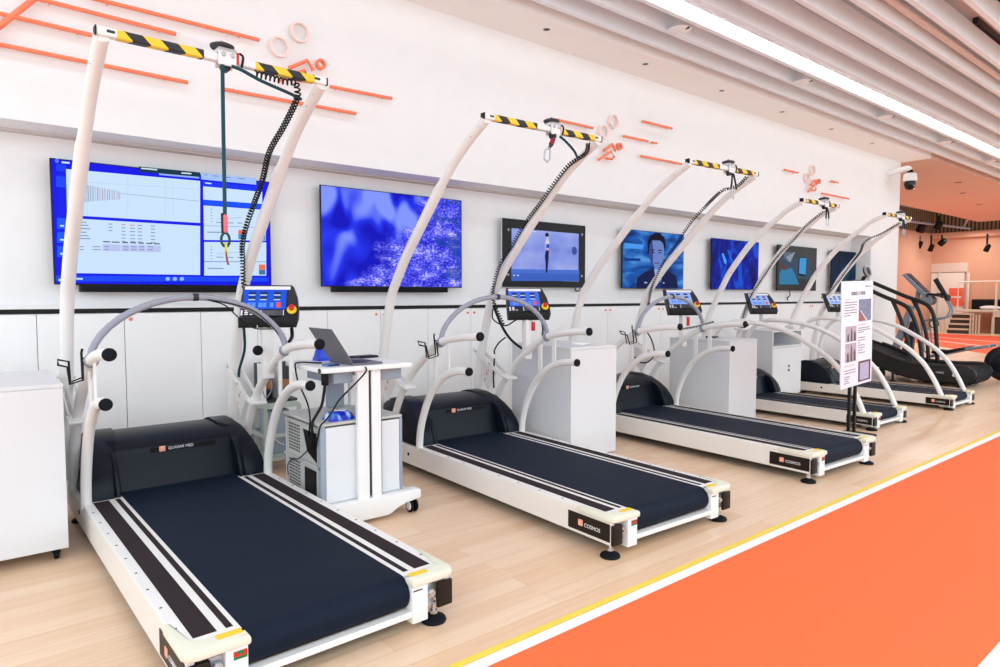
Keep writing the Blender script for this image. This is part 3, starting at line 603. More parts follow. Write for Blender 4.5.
# ------------------------------------------------------------------ treadmills
# local frame of a treadmill: x across, y towards the wall from the rear feet, z up
def foot_obj(root, x, y, zt):
    f = MB().lathe([(0.052, 0), (0.055, 0.006), (0.05, 0.016), (0.026, 0.026), (0.02, 0.03), (0, 0.03)], (x, y, 0), n=24).build('levelling_foot', RUB, root)
    b = MB(); b.cyl((x, y, 0.026), (x, y, zt + 0.02), 0.010, 10); b.lathe([(0.018, 0.034), (0.018, 0.048)], (x, y, 0), n=6); b.build('bolt', CHR, f)
def end_cap(p, d, r, parent):
    d = Vector(d).normalized()
    MB().lathe([(r * 1.02, -0.004), (r * 1.1, 0.0), (r * 1.08, 0.010), (r * 0.8, 0.016), (0, 0.017)], p, d, 20).build('end_cap', RUB, parent)
def mtx_left(x, y, z):     # text lying on a face that looks to -x, reading towards -y
    return Matrix.Translation((x, y, z)) @ Matrix(((0, 0, -1, 0), (-1, 0, 0, 0), (0, 1, 0, 0), (0, 0, 0, 1)))
def mtx_right(x, y, z):
    return Matrix.Translation((x, y, z)) @ Matrix(((0, 0, 1, 0), (1, 0, 0, 0), (0, 1, 0, 0), (0, 0, 0, 1)))
PLAT = [(1.10, 2.52), (1.27, 2.435), (1.45, 2.325), (1.63, 2.18), (1.80, 2.03), (1.98, 1.86), (2.16, 1.69), (2.30, 1.53), (2.42, 1.36), (2.53, 1.02), (2.60, 0.75), (2.65, 0.45), (2.68, 0.16)]
UPR = [(1.175, 1.113), (1.30, 1.108), (1.43, 1.095), (1.56, 1.075), (1.67, 1.045), (1.81, 0.975), (1.95, 0.880), (2.06, 0.80), (2.15, 0.715), (2.25, 0.605), (2.33, 0.48), (2.40, 0.33), (2.44, 0.16)]
LOR = [(1.305, 0.866), (1.45, 0.858), (1.593, 0.815), (1.69, 0.755), (1.78, 0.682), (1.86, 0.575), (1.925, 0.45), (1.965, 0.33), (1.98, 0.20)]
PLAT4 = [(0.77, 2.425), (0.93, 2.36), (1.04, 2.28), (1.17, 2.19), (1.35, 2.04), (1.48, 1.90), (1.66, 1.67), (1.745, 1.52), (1.86, 1.30), (1.95, 1.10), (2.02, 0.80), (2.06, 0.50), (2.08, 0.14)]
LONG4 = [(0.06, 0.165), (0.135, 0.33), (0.24, 0.51), (0.33, 0.615), (0.42, 0.70), (0.54, 0.785), (0.675, 0.865), (0.80, 0.935), (0.95, 0.995), (1.10, 1.035), (1.28, 1.065), (1.45, 1.08), (1.60, 1.075), (1.74, 1.02), (1.84, 0.92), (1.91, 0.78), (1.95, 0.55), (1.96, 0.15)]
def treadmill(label, cx, ry, th, big, carriage_x=0.05, hood_text='', tw=None, hw=None, bh=None):
    PORG = mat('pale_coral_badge', (250, 178, 150), 0.5)
    root = thing('treadmill', label, 'treadmill', (cx, ry, 0), -th, 'treadmills in a row')
    h0, b0, zt, zb, y1, yd = (0.53, 0.33, 0.221, 0.066, 2.72, 2.02) if big else (0.405, 0.25, 0.172, 0.05, 2.12, 1.42)
    hw = hw or h0; bh = bh or b0; tw = tw or hw - 0.017                                       # handrail plane
    k = 1.0 if big else 0.78
    MB().box(-hw + 0.03, hw - 0.03, 0.10, y1 - 0.05, zb + 0.012, zt - 0.075).build('shade_pan', DGR, root)  # bottom pan coloured dark to stand in for the shade under the deck
    for s in (-1, 1):
        a, b = sorted((s * (hw - 0.028), s * hw))
        r = MB(); r.box(a, b, -0.035, y1, zb, zt - 0.008, 0.003, 1).build('side_rail', BEIGE, root)
        a, b = sorted((s * bh, s * hw))
        d = MB(); d.box(a, b, 0.02, yd, zt - 0.012, zt, 0.002, 1)
        d.mi = 1
        for j in range(9): d.lathe([(0.006, 0), (0.005, 0.0015), (0, 0.0015)], (s * (hw - 0.02), 0.16 + j * (yd - 0.2) / 9, zt - 0.0002), n=10)
        d = d.build('deck_side', [TMW, DGR], root)
        w = hw - bh
        for u0, u1, nm in ((0.235, 0.625, 'wide_grip_strip'), (0.78, 0.90, 'narrow_grip_strip')) if big else ((0.12, 0.9, 'grip_strip'),):
            a, b = sorted((s * (hw - u0 * w), s * (hw - u1 * w)))
            MB().box(a, b, 0.05, yd - 0.05, zt - 0.001, zt + 0.0012).build(nm, GRIP, d)
        # rear corner: soft bumper, black block, tension block
        def X(v): return s * v
        out = hw + 0.014
        bp = MB().prism([(X(bh - 0.004), -0.060), (X(out - 0.05), -0.060), (X(out - 0.016), -0.050), (X(out), -0.022), (X(out), 0.19 * k), (X(out - 0.012), 0.22 * k), (X(out - 0.03), 0.205 * k), (X(out - 0.036), 0.01), (X(bh - 0.004), -0.006)][::s], 'z', zt - 0.032, zt + 0.006, 0.012).build('rear_bumper', BUMP, root)
        a, b = sorted((X(bh + 0.01), X(bh + 0.095)))
        MB().box(a, b, -0.026, 0.008, zt + 0.0062, zt + 0.0072).build('warning_sticker', YEL, bp)
        a, b = sorted((X(hw - 0.075), X(hw + 0.002)))
        MB().box(a, b, -0.052, -0.034, zb + 0.002, zt - 0.044, 0.006).build('corner_block', BRN, root)
        a, b = sorted((X(bh + 0.002), X(bh + 0.078)))
        tb = MB().box(a, b, -0.048, 0.10, zb - 0.03, zt - 0.013, 0.004).build('tension_block', WHT, root)
        p = MB(); p.box(*sorted((X(bh + 0.0785), X(hw - 0.076))), -0.02, -0.016, zb + 0.01, zt - 0.05)
        p.build('recess_plate', ALU, root)
        q = MB(); q.cyl((X(bh + 0.10), -0.016, zt - 0.085), (X(bh + 0.10), -0.05, zt - 0.085), 0.012, 10); q.lathe([(0.02, 0), (0.02, 0.012)], (X(bh + 0.10), -0.03, zt - 0.085), (0, -1, 0), 6)
        q.build('tension_screw', CHR, root)
        if s < 0:
            e = MB(); e.box(-bh - 0.052, -bh - 0.006, -0.0495, -0.048, zt - 0.062, zt - 0.043); e.mi = 1
            e.box(-bh - 0.04, -bh - 0.02, -0.0505, -0.0496, zt - 0.055, zt - 0.043); e.box(-bh - 0.052, -bh - 0.006, -0.0495, -0.048, zt - 0.072, zt - 0.0625)
            e.build('red_green_sticker', [RED, GREEN], tb)
        else:
            MB().box(bh + 0.006, bh + 0.05, -0.0495, -0.048, zt - 0.05, zt - 0.045).build('black_mark', BLK, tb)
        # logo panel on the outer side
        xs = s * (hw + 0.0005); a, b = sorted((xs, s * (hw + 0.004)))
        lp = MB().box(a, b, -0.03, 0.29 * k, zb + (0.018 if big else 0.008), zt - (0.04 if big else 0.036), 0.002, 1).build('logo_panel', BRN, root)
        zc = (zb + zt) / 2 - 0.012
        yl = 0.205 * k if s < 0 else 0.05
        a, b = sorted((s * (hw + 0.0042), s * (hw + 0.0056)))
        lb = MB(); lb.box(a, b, yl - 0.034, yl, zc - 0.014, zc + 0.020, 0.003, 2)
        lb.build('logo_square', PORG, lp)
        if s < 0: text('lettering', 'COSMOS', 0.030 * (1 if big else 0.85), mtx_left(-(hw + 0.0045), yl - 0.045, zc - 0.013), WTX, lp)
        else: text('lettering', 'COSMOS', 0.030 * (1 if big else 0.85), mtx_right(hw + 0.0045, yl + 0.01, zc - 0.013), WTX, lp)
        foot_obj(root, (-hw + 0.02 if s < 0 else hw - 0.07) if big else s * (hw - 0.035), -0.012, zb); foot_obj(root, s * (hw - 0.05), y1 - 0.3, zb)
        MB().lathe([(0.014, 0), (0.014, 0.003), (0, 0.003)], (s * hw, yd + 0.1, (zb + zt) / 2), (s, 0, 0), 14).build('side_plug', BLK, root)
    # belt loop
    rr = (zt - zb) * 0.44; zc = zt - rr; pts = [(y1 - 0.4, zt - 0.001)]
    pts += [(0.035 - rr * math.sin(a * math.pi / 12), zc + rr * math.cos(a * math.pi / 12)) for a in range(0, 13)] + [(y1 - 0.4, zc - rr)]
    MB().prism(pts, 'x', -bh + 0.002, bh - 0.002).build('running_belt', BELT, root)
    MB().box(-bh - 0.002, bh + 0.002, -0.045, 0.0, zb - 0.002, zb + 0.024, 0.003, 1).build('rear_crossbar', TMW, root)
    # motor hood
    hf = hw - 0.045
    h = MB()
    q = (lambda y, z: (yd - 0.02 + (y - 2.0) * (0.86 if not big else 1), zt + (z - 0.221) * (0.92 if not big else 1)))
    wing = [q(*p) for p in ((1.985, 0.215), (1.99, 0.26), (2.02, 0.325), (2.075, 0.395), (2.15, 0.455), (2.25, 0.505), (2.36, 0.538), (2.50, 0.542), (2.62, 0.515), (2.70, 0.45), (2.72, 0.215))]
    core = [q(*p) for p in ((2.10, 0.215), (2.115, 0.25), (2.165, 0.42), (2.168, 0.45), (2.18, 0.468), (2.24, 0.50), (2.35, 0.528), (2.50, 0.530), (2.62, 0.505), (2.69, 0.44), (2.71, 0.215))]
    wi = bh + 0.035
    for s in (-1, 1): h.prism(wing, 'x', *sorted((s * wi, s * (hf + 0.02))), 0.014)
    h.prism(core, 'x', -wi + 0.001, wi - 0.001)
    for s in (-1, 1):      # sloping inner cheeks
        w_in = [q(*p) for p in ((1.99, 0.215), (2.0, 0.28), (2.05, 0.38), (2.11, 0.44), (2.19, 0.47), (2.19, 0.215))]
        h.prism(w_in, 'x', *sorted((s * (wi - 0.03), s * (wi + 0.002))), 0.01)
    for v in h.bm.verts:
        if abs(v.co.x) > wi + 0.01:
            f = max(0.0, (v.co.z - zt) / 0.32); v.co.x = math.copysign(abs(v.co.x) - 0.085 * f ** 2.2 * (hf / 0.485), v.co.x)
    hood = h.build('motor_hood', HOOD, root, 50)
    by, bz = q(2.163, 0.432)
    n = 0.006
    hb = MB().box(-0.14, 0.24, by - n, by + 0.01, bz - 0.012, bz + 0.016, 0.002, 1).build('badge_plate', BLK, hood)
    MB().box(-0.095, -0.06, by - n - 0.003, by - n, bz - 0.012, bz + 0.021, 0.003, 2).build('logo_square', PORG, hood)
    text('lettering', hood_text or 'COSMOS', 0.024, Matrix.Translation((-0.045, by - n - 0.0012, bz - 0.004)) @ Matrix.Rotation(R(90), 4, 'X'), WTX, hood)
    # safety arch
    PL = PLAT if big else PLAT4; rs = 0.0375 if big else 0.035
    bar_y, bar_z = PL[0]
    for s in (-1, 1):
        pts = spl([(s * tw, y, z) for y, z in PL], 4); m = len(pts)
        rad = [rs * (0.84 if z.z > 2.15 else 1.0) for z in pts]
        post = MB().tube(pts, rad, 16).build('arch_post', TMW2, root)
        bl = MB()
        for f in (0.055, 0.085, 0.5):
            p = pts[int(f * m)]; bl.ball(p + Vector((-rs * 0.55, -rs * 0.80, -0.0)), 0.007)
        bl.build('set_screws', DGR, post)
    bx = tw + 0.023
    cb = MB().box(-bx, bx, bar_y - 0.021, bar_y + 0.021, bar_z - 0.001, bar_z + 0.035, 0.004, 1).build('arch_crossbar', WHT, root)
    for a, b in ((-0.46, -0.09), (0.15, 0.47)):
        a, b = a * (tw / 0.513), b * (tw / 0.513)
        MB().box(a, b, bar_y - 0.0222, bar_y + 0.0222, bar_z - 0.0022, bar_z + 0.0362, 0.004, 1).build('hazard_tape', HAZ, cb)
    for s in (-1, 1):
        a, b = sorted((s * bx, s * (bx + 0.006))); MB().box(a, b, bar_y - 0.024, bar_y + 0.024, bar_z - 0.004, bar_z + 0.038, 0.003, 1).build('end_plate', BLK, cb)
        MB().box(s * (bx - 0.055) - 0.016, s * (bx - 0.055) + 0.016, bar_y - 0.0222, bar_y - 0.021, bar_z + 0.014, bar_z + 0.026).build('black_mark', DGR, cb)
    c = carriage_x
    ca = MB(); ca.box(c - 0.04, c + 0.045, bar_y - 0.036, bar_y - 0.026, bar_z - 0.02, bar_z + 0.065, 0.003, 1); ca.box(c - 0.04, c + 0.045, bar_y + 0.026, bar_y + 0.036, bar_z - 0.02, bar_z + 0.065, 0.003, 1); ca.box(c - 0.04, c + 0.045, bar_y - 0.036, bar_y + 0.036, bar_z + 0.043, bar_z + 0.065, 0.003, 1)
    ca = ca.build('rope_carriage', WHT, root)
    MB().lathe([(0.052, 0), (0.056, 0.006), (0.056, 0.014), (0.04, 0.022), (0.0, 0.024)], (c - 0.012, bar_y, bar_z + 0.066), n=24).build('cover_disc', DGR, ca)
    MB().cyl((c - 0.012, bar_y, bar_z + 0.088), (c - 0.012, bar_y, bar_z + 0.102), 0.009, 10).build('cover_knob', GREYT, ca)
    b = MB()
    for dx in (-0.018, 0.025): b.lathe([(0.011, 0), (0.011, 0.006), (0.005, 0.010), (0, 0.010)], (c + dx, bar_y - 0.036, bar_z + 0.03), (0, -1, 0), 10)
    b.build('bolt_heads', ALU, ca)
    sw = MB(); sw.box(c + 0.046, c + 0.062, bar_y - 0.024, bar_y + 0.024, bar_z + 0.0, bar_z + 0.058, 0.005); sw.build('red_switch', RED, ca)
    MB().tube(spl([(c + 0.062, bar_y - 0.024, bar_z + 0.055), (c + 0.080, bar_y - 0.024, bar_z + 0.04), (c + 0.072, bar_y - 0.024, bar_z - 0.01)], 4), 0.006, 8).build('switch_lever', BLK, ca)
    MB().lathe([(0.022, -0.016), (0.022, 0.016)], (c + 0.0, bar_y, bar_z - 0.022), (0, 1, 0), 16).build('pulley_wheel', DGR, ca)
    return root
def pulsar_parts(root, tw=0.513):
    for s in (-1, 1):
        up_ = MB().tube(spl([(s * tw, y, z) for y, z in UPR], 4), 0.0285, 16).build('upper_handrail', TMW2, root)
        end_cap((s * tw, 1.175, 1.113), (0, -1, 0.04), 0.0285, up_)
        cl = MB(); cl.lathe([(0.030, -0.018), (0.035, -0.016), (0.036, 0), (0.035, 0.016), (0.030, 0.018)], (s * tw, 1.655, 1.05), (0, 1, -0.42), 20); cl.build('clamp_collar', GREYT, up_)
        lo = MB().tube(spl([(s * tw, y, z) for y, z in LOR], 4), 0.0275, 16).build('lower_handrail', TMW2, root)
        end_cap((s * tw, 1.305, 0.866), (0, -1, 0.02), 0.0275, lo)
        for y, za, zb_ in ((1.57, 1.06, 0.81), (1.74, 1.00, 0.70)):
            MB().box(s * tw - 0.004, s * tw + 0.004, y - 0.022, y + 0.022, zb_, za).build('strut_plate', TMW, root)
        # arm joining the post and the upper handrail
        ar = MB(); d = s * 0.0
        ar.prism([(2.19, 0.672), (2.19, 0.698), (2.245, 0.708), (2.62, 0.896), (2.655, 0.896), (2.655, 0.868), (2.24, 0.672)], 'x', s * tw - 0.042, s * tw - 0.034)
        ar.prism([(2.19, 0.672), (2.19, 0.698), (2.245, 0.708), (2.62, 0.896), (2.655, 0.896), (2.655, 0.868), (2.24, 0.672)], 'x', s * tw + 0.034, s * tw + 0.042)
        arm = ar.build('support_arm', TMW, root)
        MB().box(s * tw - 0.055, s * tw + 0.055, 2.105, 2.215, 0.664, 0.682, 0.004, 1, rot=Matrix.Rotation(R(12), 4, 'X')).build('clamp_plate', TMW, arm)
        for y, z in ((2.60, 0.872), (2.40, 0.772)):
            for q in (-1, 1): MB().lathe([(0.010, 0), (0.010, 0.008), (0, 0.009)], (s * tw + q * 0.042, y, z), (q, 0, 0), 10).build('arm_bolt', CHR, arm)
        gp = MB().prism([(2.34, 0.70), (2.57, 0.82), (2.58, 0.64), (2.47, 0.52)], 'x', s * tw - 0.002, s * tw + 0.002).build('warning_plate', mat('clear_plate', (232, 226, 222), 0.4), root)
        random.seed(3)
        for i in range(4):
            yy = 2.46 + random.random() * 0.08; zz = 0.60 + random.random() * 0.11
            MB().box(s * tw - 0.0026, s * tw + 0.0026, yy, yy + 0.012, zz, zz + 0.022).build('printed_mark', mat('faded_red_print', (186, 132, 134), 0.6), gp)
    # grey arc between the upper handrails
    n = 22; A = [(-tw * math.cos(math.pi * i / n), 1.655, 1.075 + 0.302 * math.sin(math.pi * i / n) ** 1.2) for i in range(n + 1)]
    g = MB().tube(A, 0.0185, 12).build('grey_arc', GREYT, root)
    for f in (0.52,): p = Vector(A[int(n * f)]); MB().tube([p + Vector((-0.014, 0, 0)), p + Vector((0.014, 0, 0))], 0.022, 12).build('clip', DGR, g)
    # bottle holder of black wire on the left handrail
    w = 0.006
    bh = MB()
    bh.tube([(-0.545, 1.70, 1.11), (-0.55, 1.695, 1.09), (-0.552, 1.67, 0.965), (-0.60, 1.715, 0.94), (-0.602, 1.735, 1.045), (-0.645, 1.765, 1.055), (-0.648, 1.735, 1.03), (-0.612, 1.70, 1.02), (-0.608, 1.67, 0.935), (-0.556, 1.63, 0.955), (-0.552, 1.655, 1.05)], w, 8)
    bh.tube([(-0.53, 1.69, 1.06), (-0.552, 1.69, 1.06)], 0.006, 8)
    bmesh.ops.translate(bh.bm, vec=(0.513 - tw, 0, 0), verts=bh.bm.verts[:])
    return bh.build('bottle_holder', BLK, root)
def console(root, x, y, z, yaw, screen_c, cord=None, pillar=True, hz=0.88):
    c = bpy.data.objects.new('console', None)
    # body profile: upright board tipping back, with a thick lower lip
    T = Matrix.Translation((x, y, z)) @ Matrix.Rotation(yaw, 4, 'Z') @ Matrix.Diagonal((0.89, 0.95, 1, 1))
    def fin(mb, nm, mt, par=None, ang=35):
        bmesh.ops.transform(mb.bm, matrix=T, verts=mb.bm.verts[:]); return mb.build(nm, mt, par or body, ang)
    m = MB(); out = [(-0.205, 0.0), (0.19, 0.0), (0.208, 0.05), (0.208, 0.11), (0.195, 0.19), (0.165, 0.262), (0.15, 0.275), (-0.18, 0.275), (-0.195, 0.2)]
    # slanted slab
    tl = math.tan(R(39)); F_ = [(px, -0.055 + pz * tl if pz > 0.06 else -0.055 + 0.06 * tl - 0.0, pz) for px, pz in out]
    B_ = [(px, 0.035 + max(pz, 0.02) * tl * 0.95, pz) for px, pz in out]
    vf = [m.bm.verts.new(p) for p in F_]; vb = [m.bm.verts.new(p) for p in B_]; n = len(out)
    m.bm.faces.new(vf); m.bm.faces.new(vb[::-1])
    for i in range(n): m.bm.faces.new((vf[i], vf[(i + 1) % n], vb[(i + 1) % n], vb[i]))
    body = fin(m, 'console', DGR, root)
    def sl(px, pz, off=0.0): return (px, -0.055 + pz * tl - off * math.cos(R(39)), pz + off * math.sin(R(39)))
    def pad(x0, x1, z0, z1, off, th_=0.002):
        q = MB(); A_ = [sl(x0, z0, off), sl(x1, z0, off), sl(x1, z1, off), sl(x0, z1, off)]; Bq = [sl(x0, z0, off - th_), sl(x1, z0, off - th_), sl(x1, z1, off - th_), sl(x0, z1, off - th_)]
        va = [q.bm.verts.new(p) for p in A_]; vb2 = [q.bm.verts.new(p) for p in Bq]
        q.bm.faces.new(va); q.bm.faces.new(vb2[::-1])
        for i in range(4): q.bm.faces.new((va[i], va[(i + 1) % 4], vb2[(i + 1) % 4], vb2[i]))
        return q
    fin(MB().box(-0.2045, 0.19, -0.056 + 0.06 * tl - 0.012, -0.055 + 0.06 * tl, 0.002, 0.066, 0.006), 'lower_lip', BLK)
    fin(pad(-0.175, 0.145, 0.243, 0.264, 0.0045), 'title_strip', WTX)
    sc_o = fin(pad(-0.18, 0.118, 0.118, 0.241, 0.0035), 'screen', screen_c)
    keys = MB()
    def add(dst, x0, x1, z0, z1, off):
        q = [sl(x0, z0, off), sl(x1, z0, off), sl(x1, z1, off), sl(x0, z1, off)]; dst.bm.faces.new([dst.bm.verts.new(p) for p in q])
    for i, xx in enumerate((-0.145, -0.065, 0.03)):
        for zz in (0.205, 0.175):
            wq = MB(); add(wq, xx, xx + 0.05, zz + 0.006, zz + 0.024, 0.0040); add(wq, xx, xx + 0.046, zz - 0.001, zz + 0.0055, 0.0040); [setattr(f, 'material_index', 1) for f in list(wq.bm.faces)[1:]]; fin(wq, 'number_window', [E((26, 52, 118)), E((205, 225, 225))])
    for xx in (-0.15, -0.12, -0.075, -0.045, 0.005): add(keys, xx, xx + 0.026, 0.128, 0.158, 0.0042)
    fin(keys, 'key_fields', E((96, 150, 250)))
    r2 = MB(); add(r2, 0.05, 0.082, 0.126, 0.16, 0.0042); fin(r2, 'stop_field', E((240, 90, 80)))
    for a, b, c_, d_ in [(xx, xx + ww, 0.078, 0.112) for xx, ww in ((-0.19, 0.012), (-0.055, 0.006), (0.10, 0.005))] + [(-0.165, -0.14, zz, zz + 0.007) for zz in (0.082, 0.093, 0.104)] + [(-0.13, -0.11, 0.082, 0.088)]:
        k2 = MB(); add(k2, a, b, c_, d_, 0.002); fin(k2, 'print_mark', WTX)
    fin(pad(-0.045, 0.095, 0.078, 0.112, 0.001), 'smoked_window', mat('smoked_grey', (66, 70, 76), 0.2))
    nrm = (0, -math.cos(R(39)), math.sin(R(39)))
    yb = MB().lathe([(0.034, 0.0), (0.034, 0.008), (0.026, 0.012), (0, 0.012)], sl(0.16, 0.112, 0), nrm, 24); fin(yb, 'stop_ring', YEL)
    rb = MB().lathe([(0.012, 0.010), (0.012, 0.02), (0.02, 0.022), (0.021, 0.034), (0.015, 0.040), (0, 0.041)], sl(0.16, 0.112, 0), nrm, 20); fin(rb, 'stop_button', RED)
    if pillar:
        pl = MB().box(x - 0.035, x + 0.035, y - 0.0, y + 0.06, hz - 0.03, z + 0.05, 0.008); pl.build('console_pillar', TMW2, root)
    return body
SCRB = E((28, 88, 232)); SCRL = E((150, 176, 246)); SCRW = E((196, 206, 250))
def coil(root, pts, r_, turns, straight=None):
    return MB().tube(helix(spl(pts, 6), r_, turns, 7), 0.0046, 6).build('coiled_cable', BLK, root)

# 1 nearest
t1 = treadmill('nearest treadmill, with a rope and red sleeve hanging from its arch', 1.042, 2.30, R(-1.3), True, 0.01, 'QUASAR MED')
pulsar_parts(t1); console(t1, 0.506, 1.90, 1.180, R(-27), SCRB)
rp = MB().tube([(-0.012, 1.07, 2.50), (-0.018, 1.06, 2.2), (-0.02, 1.06, 1.76)], 0.0095, 8).build('safety_rope', TEAL, t1)
MB().box(-0.033, -0.009, 1.046, 1.072, 1.69, 1.78, 0.008).build('red_sleeve', PINK, rp)
MB().box(-0.0365, -0.0325, 1.05, 1.07, 1.69, 1.785).build('dark_edge', BLK, rp)
MB().tube([(-0.021 + 0.020 * math.sin(a * 0.5236), 1.058, 1.657 + 0.034 * math.cos(a * 0.5236)) for a in range(12)], 0.0065, 8, closed=True).build('rope_loop', TEAL, rp)
MB().box(-0.027, -0.015, 1.05, 1.056, 1.585, 1.645).build('yellow_tag', mat('dull_yellow_tag', (196, 202, 92), 0.6), rp)
MB().tube([(-0.022, 1.053, 1.60), (-0.016, 1.053, 1.55), (-0.010, 1.053, 1.535)], 0.005, 6).build('tag_string', mat('brown_string', (130, 76, 64), 0.7), rp)
MB().tube(spl([(0.03, 1.06, 2.50), (0.08, 1.07, 2.495), (0.19, 1.10, 2.472), (0.356, 1.15, 2.455), (0.44, 1.2, 2.452)], 6), 0.009, 8).build('rope_tail', TEAL, t1)
coil(t1, [(0.15, 1.085, 2.498), (0.30, 1.085, 2.490), (0.36, 1.085, 2.494), (0.378, 1.10, 2.46), (0.385, 1.13, 2.422), (0.387, 1.30, 2.325), (0.378, 1.50, 2.21), (0.41, 1.70, 2.081), (0.426, 1.90, 1.954), (0.42, 2.03, 1.82), (0.43, 2.13, 1.715), (0.455, 2.20, 1.62), (0.47, 2.24, 1.48), (0.48, 2.22, 1.42)], 0.0145, 84)
# pull cord, cables and loose rope below the console
pc = MB().cyl((0.42, 1.86, 1.20), (0.42, 1.86, 1.07), 0.003, 6).build('pull_cord', CHR, t1)
MB().ball((0.42, 1.86, 1.04), 0.032).build('pull_ball', RUB, pc)
MB().tube(spl([(0.06, 1.64, 1.362), (0.16, 1.66, 1.33), (0.24, 1.68, 1.26), (0.36, 1.78, 1.19), (0.46, 1.84, 1.175), (0.56, 1.86, 1.175)], 6), 0.004, 6).build('thin_cable', BLK, t1)
MB().tube(spl([(0.06, 1.632, 1.362), (0.20, 1.63, 1.335), (0.32, 1.62, 1.29), (0.42, 1.62, 1.20), (0.46, 1.63, 1.15)], 6), 0.0035, 6).build('thin_cable', BLK, t1)
MB().tube(spl([(0.39, 2.02, 1.18), (0.40, 2.04, 1.14), (0.44, 2.16, 1.02), (0.47, 2.36, 0.87), (0.475, 2.38, 0.82)], 5), 0.009, 8).build('loose_rope', TEAL, t1)
MB().tube(spl([(0.66, 1.9, 1.17), (0.64, 1.85, 1.12), (0.60, 1.80, 1.09)], 4), 0.012, 8).build('black_cable', BLK, t1)
# 2
t2 = treadmill('second treadmill, with a carabiner hanging close under its arch', 3.115, 2.28, R(1.9), True, 0.065, 'QUASAR MED', 0.508, 0.525)
pulsar_parts(t2, 0.508); console(t2, 0.525, 1.90, 1.180, R(-27), E((70, 112, 240)))
rp = MB().tube([(0.06, 1.07, 2.50), (0.04, 1.06, 2.47), (0.0, 1.05, 2.41), (-0.015, 1.05, 2.39)], 0.011, 8).build('safety_rope', TEAL, t2)
MB().tube([(0.034, 1.058, 2.462), (0.006, 1.05, 2.42)], 0.017, 10).build('red_sleeve', mat('maroon_sleeve', (140, 40, 60), 0.6), rp)
MB().tube([(-0.018, 1.045, 2.395), (-0.05, 1.045, 2.375), (-0.06, 1.045, 2.315), (-0.03, 1.045, 2.298), (-0.01, 1.045, 2.315), (-0.005, 1.045, 2.375)], 0.0065, 8, closed=True).build('carabiner', ALU, rp)
MB().tube(spl([(0.10, 1.06, 2.49), (0.18, 1.08, 2.465), (0.30, 1.13, 2.43), (0.42, 1.22, 2.41)], 6), 0.009, 8).build('rope_tail', TEAL, t2)
coil(t2, [(0.40, 1.09, 2.492), (0.455, 1.17, 2.44), (0.455, 1.35, 2.384), (0.449, 1.50, 2.274), (0.447, 1.65, 2.151), (0.46, 1.87, 2.0), (0.455, 2.05, 1.818), (0.437, 2.2, 1.654), (0.44, 2.29, 1.482), (0.436, 2.30, 1.376), (0.46, 2.28, 1.27), (0.50, 2.22, 1.12)], 0.0135, 84)
MB().tube(spl([(0.44, 2.30, 1.30), (0.46, 2.2, 1.12), (0.49, 2.1, 1.0), (0.53, 1.95, 0.92), (0.56, 1.88, 0.95), (0.575, 1.83, 1.0)], 6), 0.0115, 8).build('thick_cable', BLK, t2)
MB().tube(spl([(0.50, 2.2, 1.02), (0.49, 2.28, 0.97), (0.50, 2.36, 0.90), (0.505, 2.37, 0.86)], 5), 0.007, 8).build('short_cable', BLK, t2)
MB().tube(spl([(0.505, 2.37, 0.82), (0.50, 2.38, 0.68), (0.505, 2.38, 0.55)], 4), 0.008, 8).build('hanging_cable', DGR, t2)
MB().box(0.545, 0.575, 1.88, 1.90, 1.09, 1.165, 0.005).build('red_tag', RED, t2)
MB().tube(helix(spl([(0.63, 1.86, 1.17), (0.61, 1.82, 1.11), (0.585, 1.8, 1.05)], 4), 0.008, 12), 0.004, 5).build('emergency_coil', BLK, t2)
MB().tube(spl([(0.42, 2.28, 1.27), (0.38, 2.22, 1.18), (0.42, 2.1, 1.13), (0.46, 2.0, 1.18)], 5), 0.006, 8).build('looped_cable', BLK, t2)
# 3
t3 = treadmill('third treadmill, whose arch stands before the screen with a man\'s face', 5.303, 2.285, R(2.5), True, 0.076, 'QUASAR MED', 0.492, 0.503, 0.315)
pulsar_parts(t3, 0.492); console(t3, 0.525, 1.90, 1.180, R(-27), SCRL)
for dx in (-0.03, 0.03): MB().tube([(0.08 + dx * 0.3, 1.06, 2.49), (0.08 + dx, 1.05, 2.40), (0.08 + dx * 1.4, 1.05, 2.35)], 0.008, 8).build('safety_rope', BLK, t3)
MB().tube([(0.05, 1.045, 2.36), (0.035, 1.045, 2.27), (0.07, 1.045, 2.26), (0.075, 1.045, 2.34)], 0.0055, 8, closed=True).build('carabiner', ALU, t3)
coil(t3, [(0.345, 1.09, 2.497), (0.38, 1.2, 2.437), (0.37, 1.3, 2.415), (0.32, 1.36, 2.385), (0.42, 1.6, 2.28), (0.43, 1.78, 2.14), (0.445, 1.95, 1.96), (0.45, 2.12, 1.78), (0.45, 2.24, 1.60), (0.45, 2.31, 1.46), (0.45, 2.34, 1.3)], 0.013, 76)
MB().box(0.545, 0.575, 1.88, 1.90, 1.07, 1.165, 0.005).build('red_tag', RED, t3)
MB().tube(helix(spl([(0.60, 1.6, 1.12), (0.45, 1.7, 1.07), (0.3, 1.75, 1.05)], 4), 0.008, 20), 0.004, 5).build('emergency_coil', BLK, t3)
MB().tube(spl([(-0.47, 1.75, 1.02), (-0.46, 1.74, 0.95), (-0.475, 1.76, 0.90)], 4), 0.008, 8).build('short_cable', BLK, t3)
MB().tube(spl([(0.44, 2.36, 1.0), (0.46, 2.3, 0.9), (0.45, 2.25, 0.75), (0.40, 2.3, 0.66), (0.32, 2.35, 0.66), (0.28, 2.38, 0.72)], 5), 0.008, 8).build('looped_cable', BLK, t3)
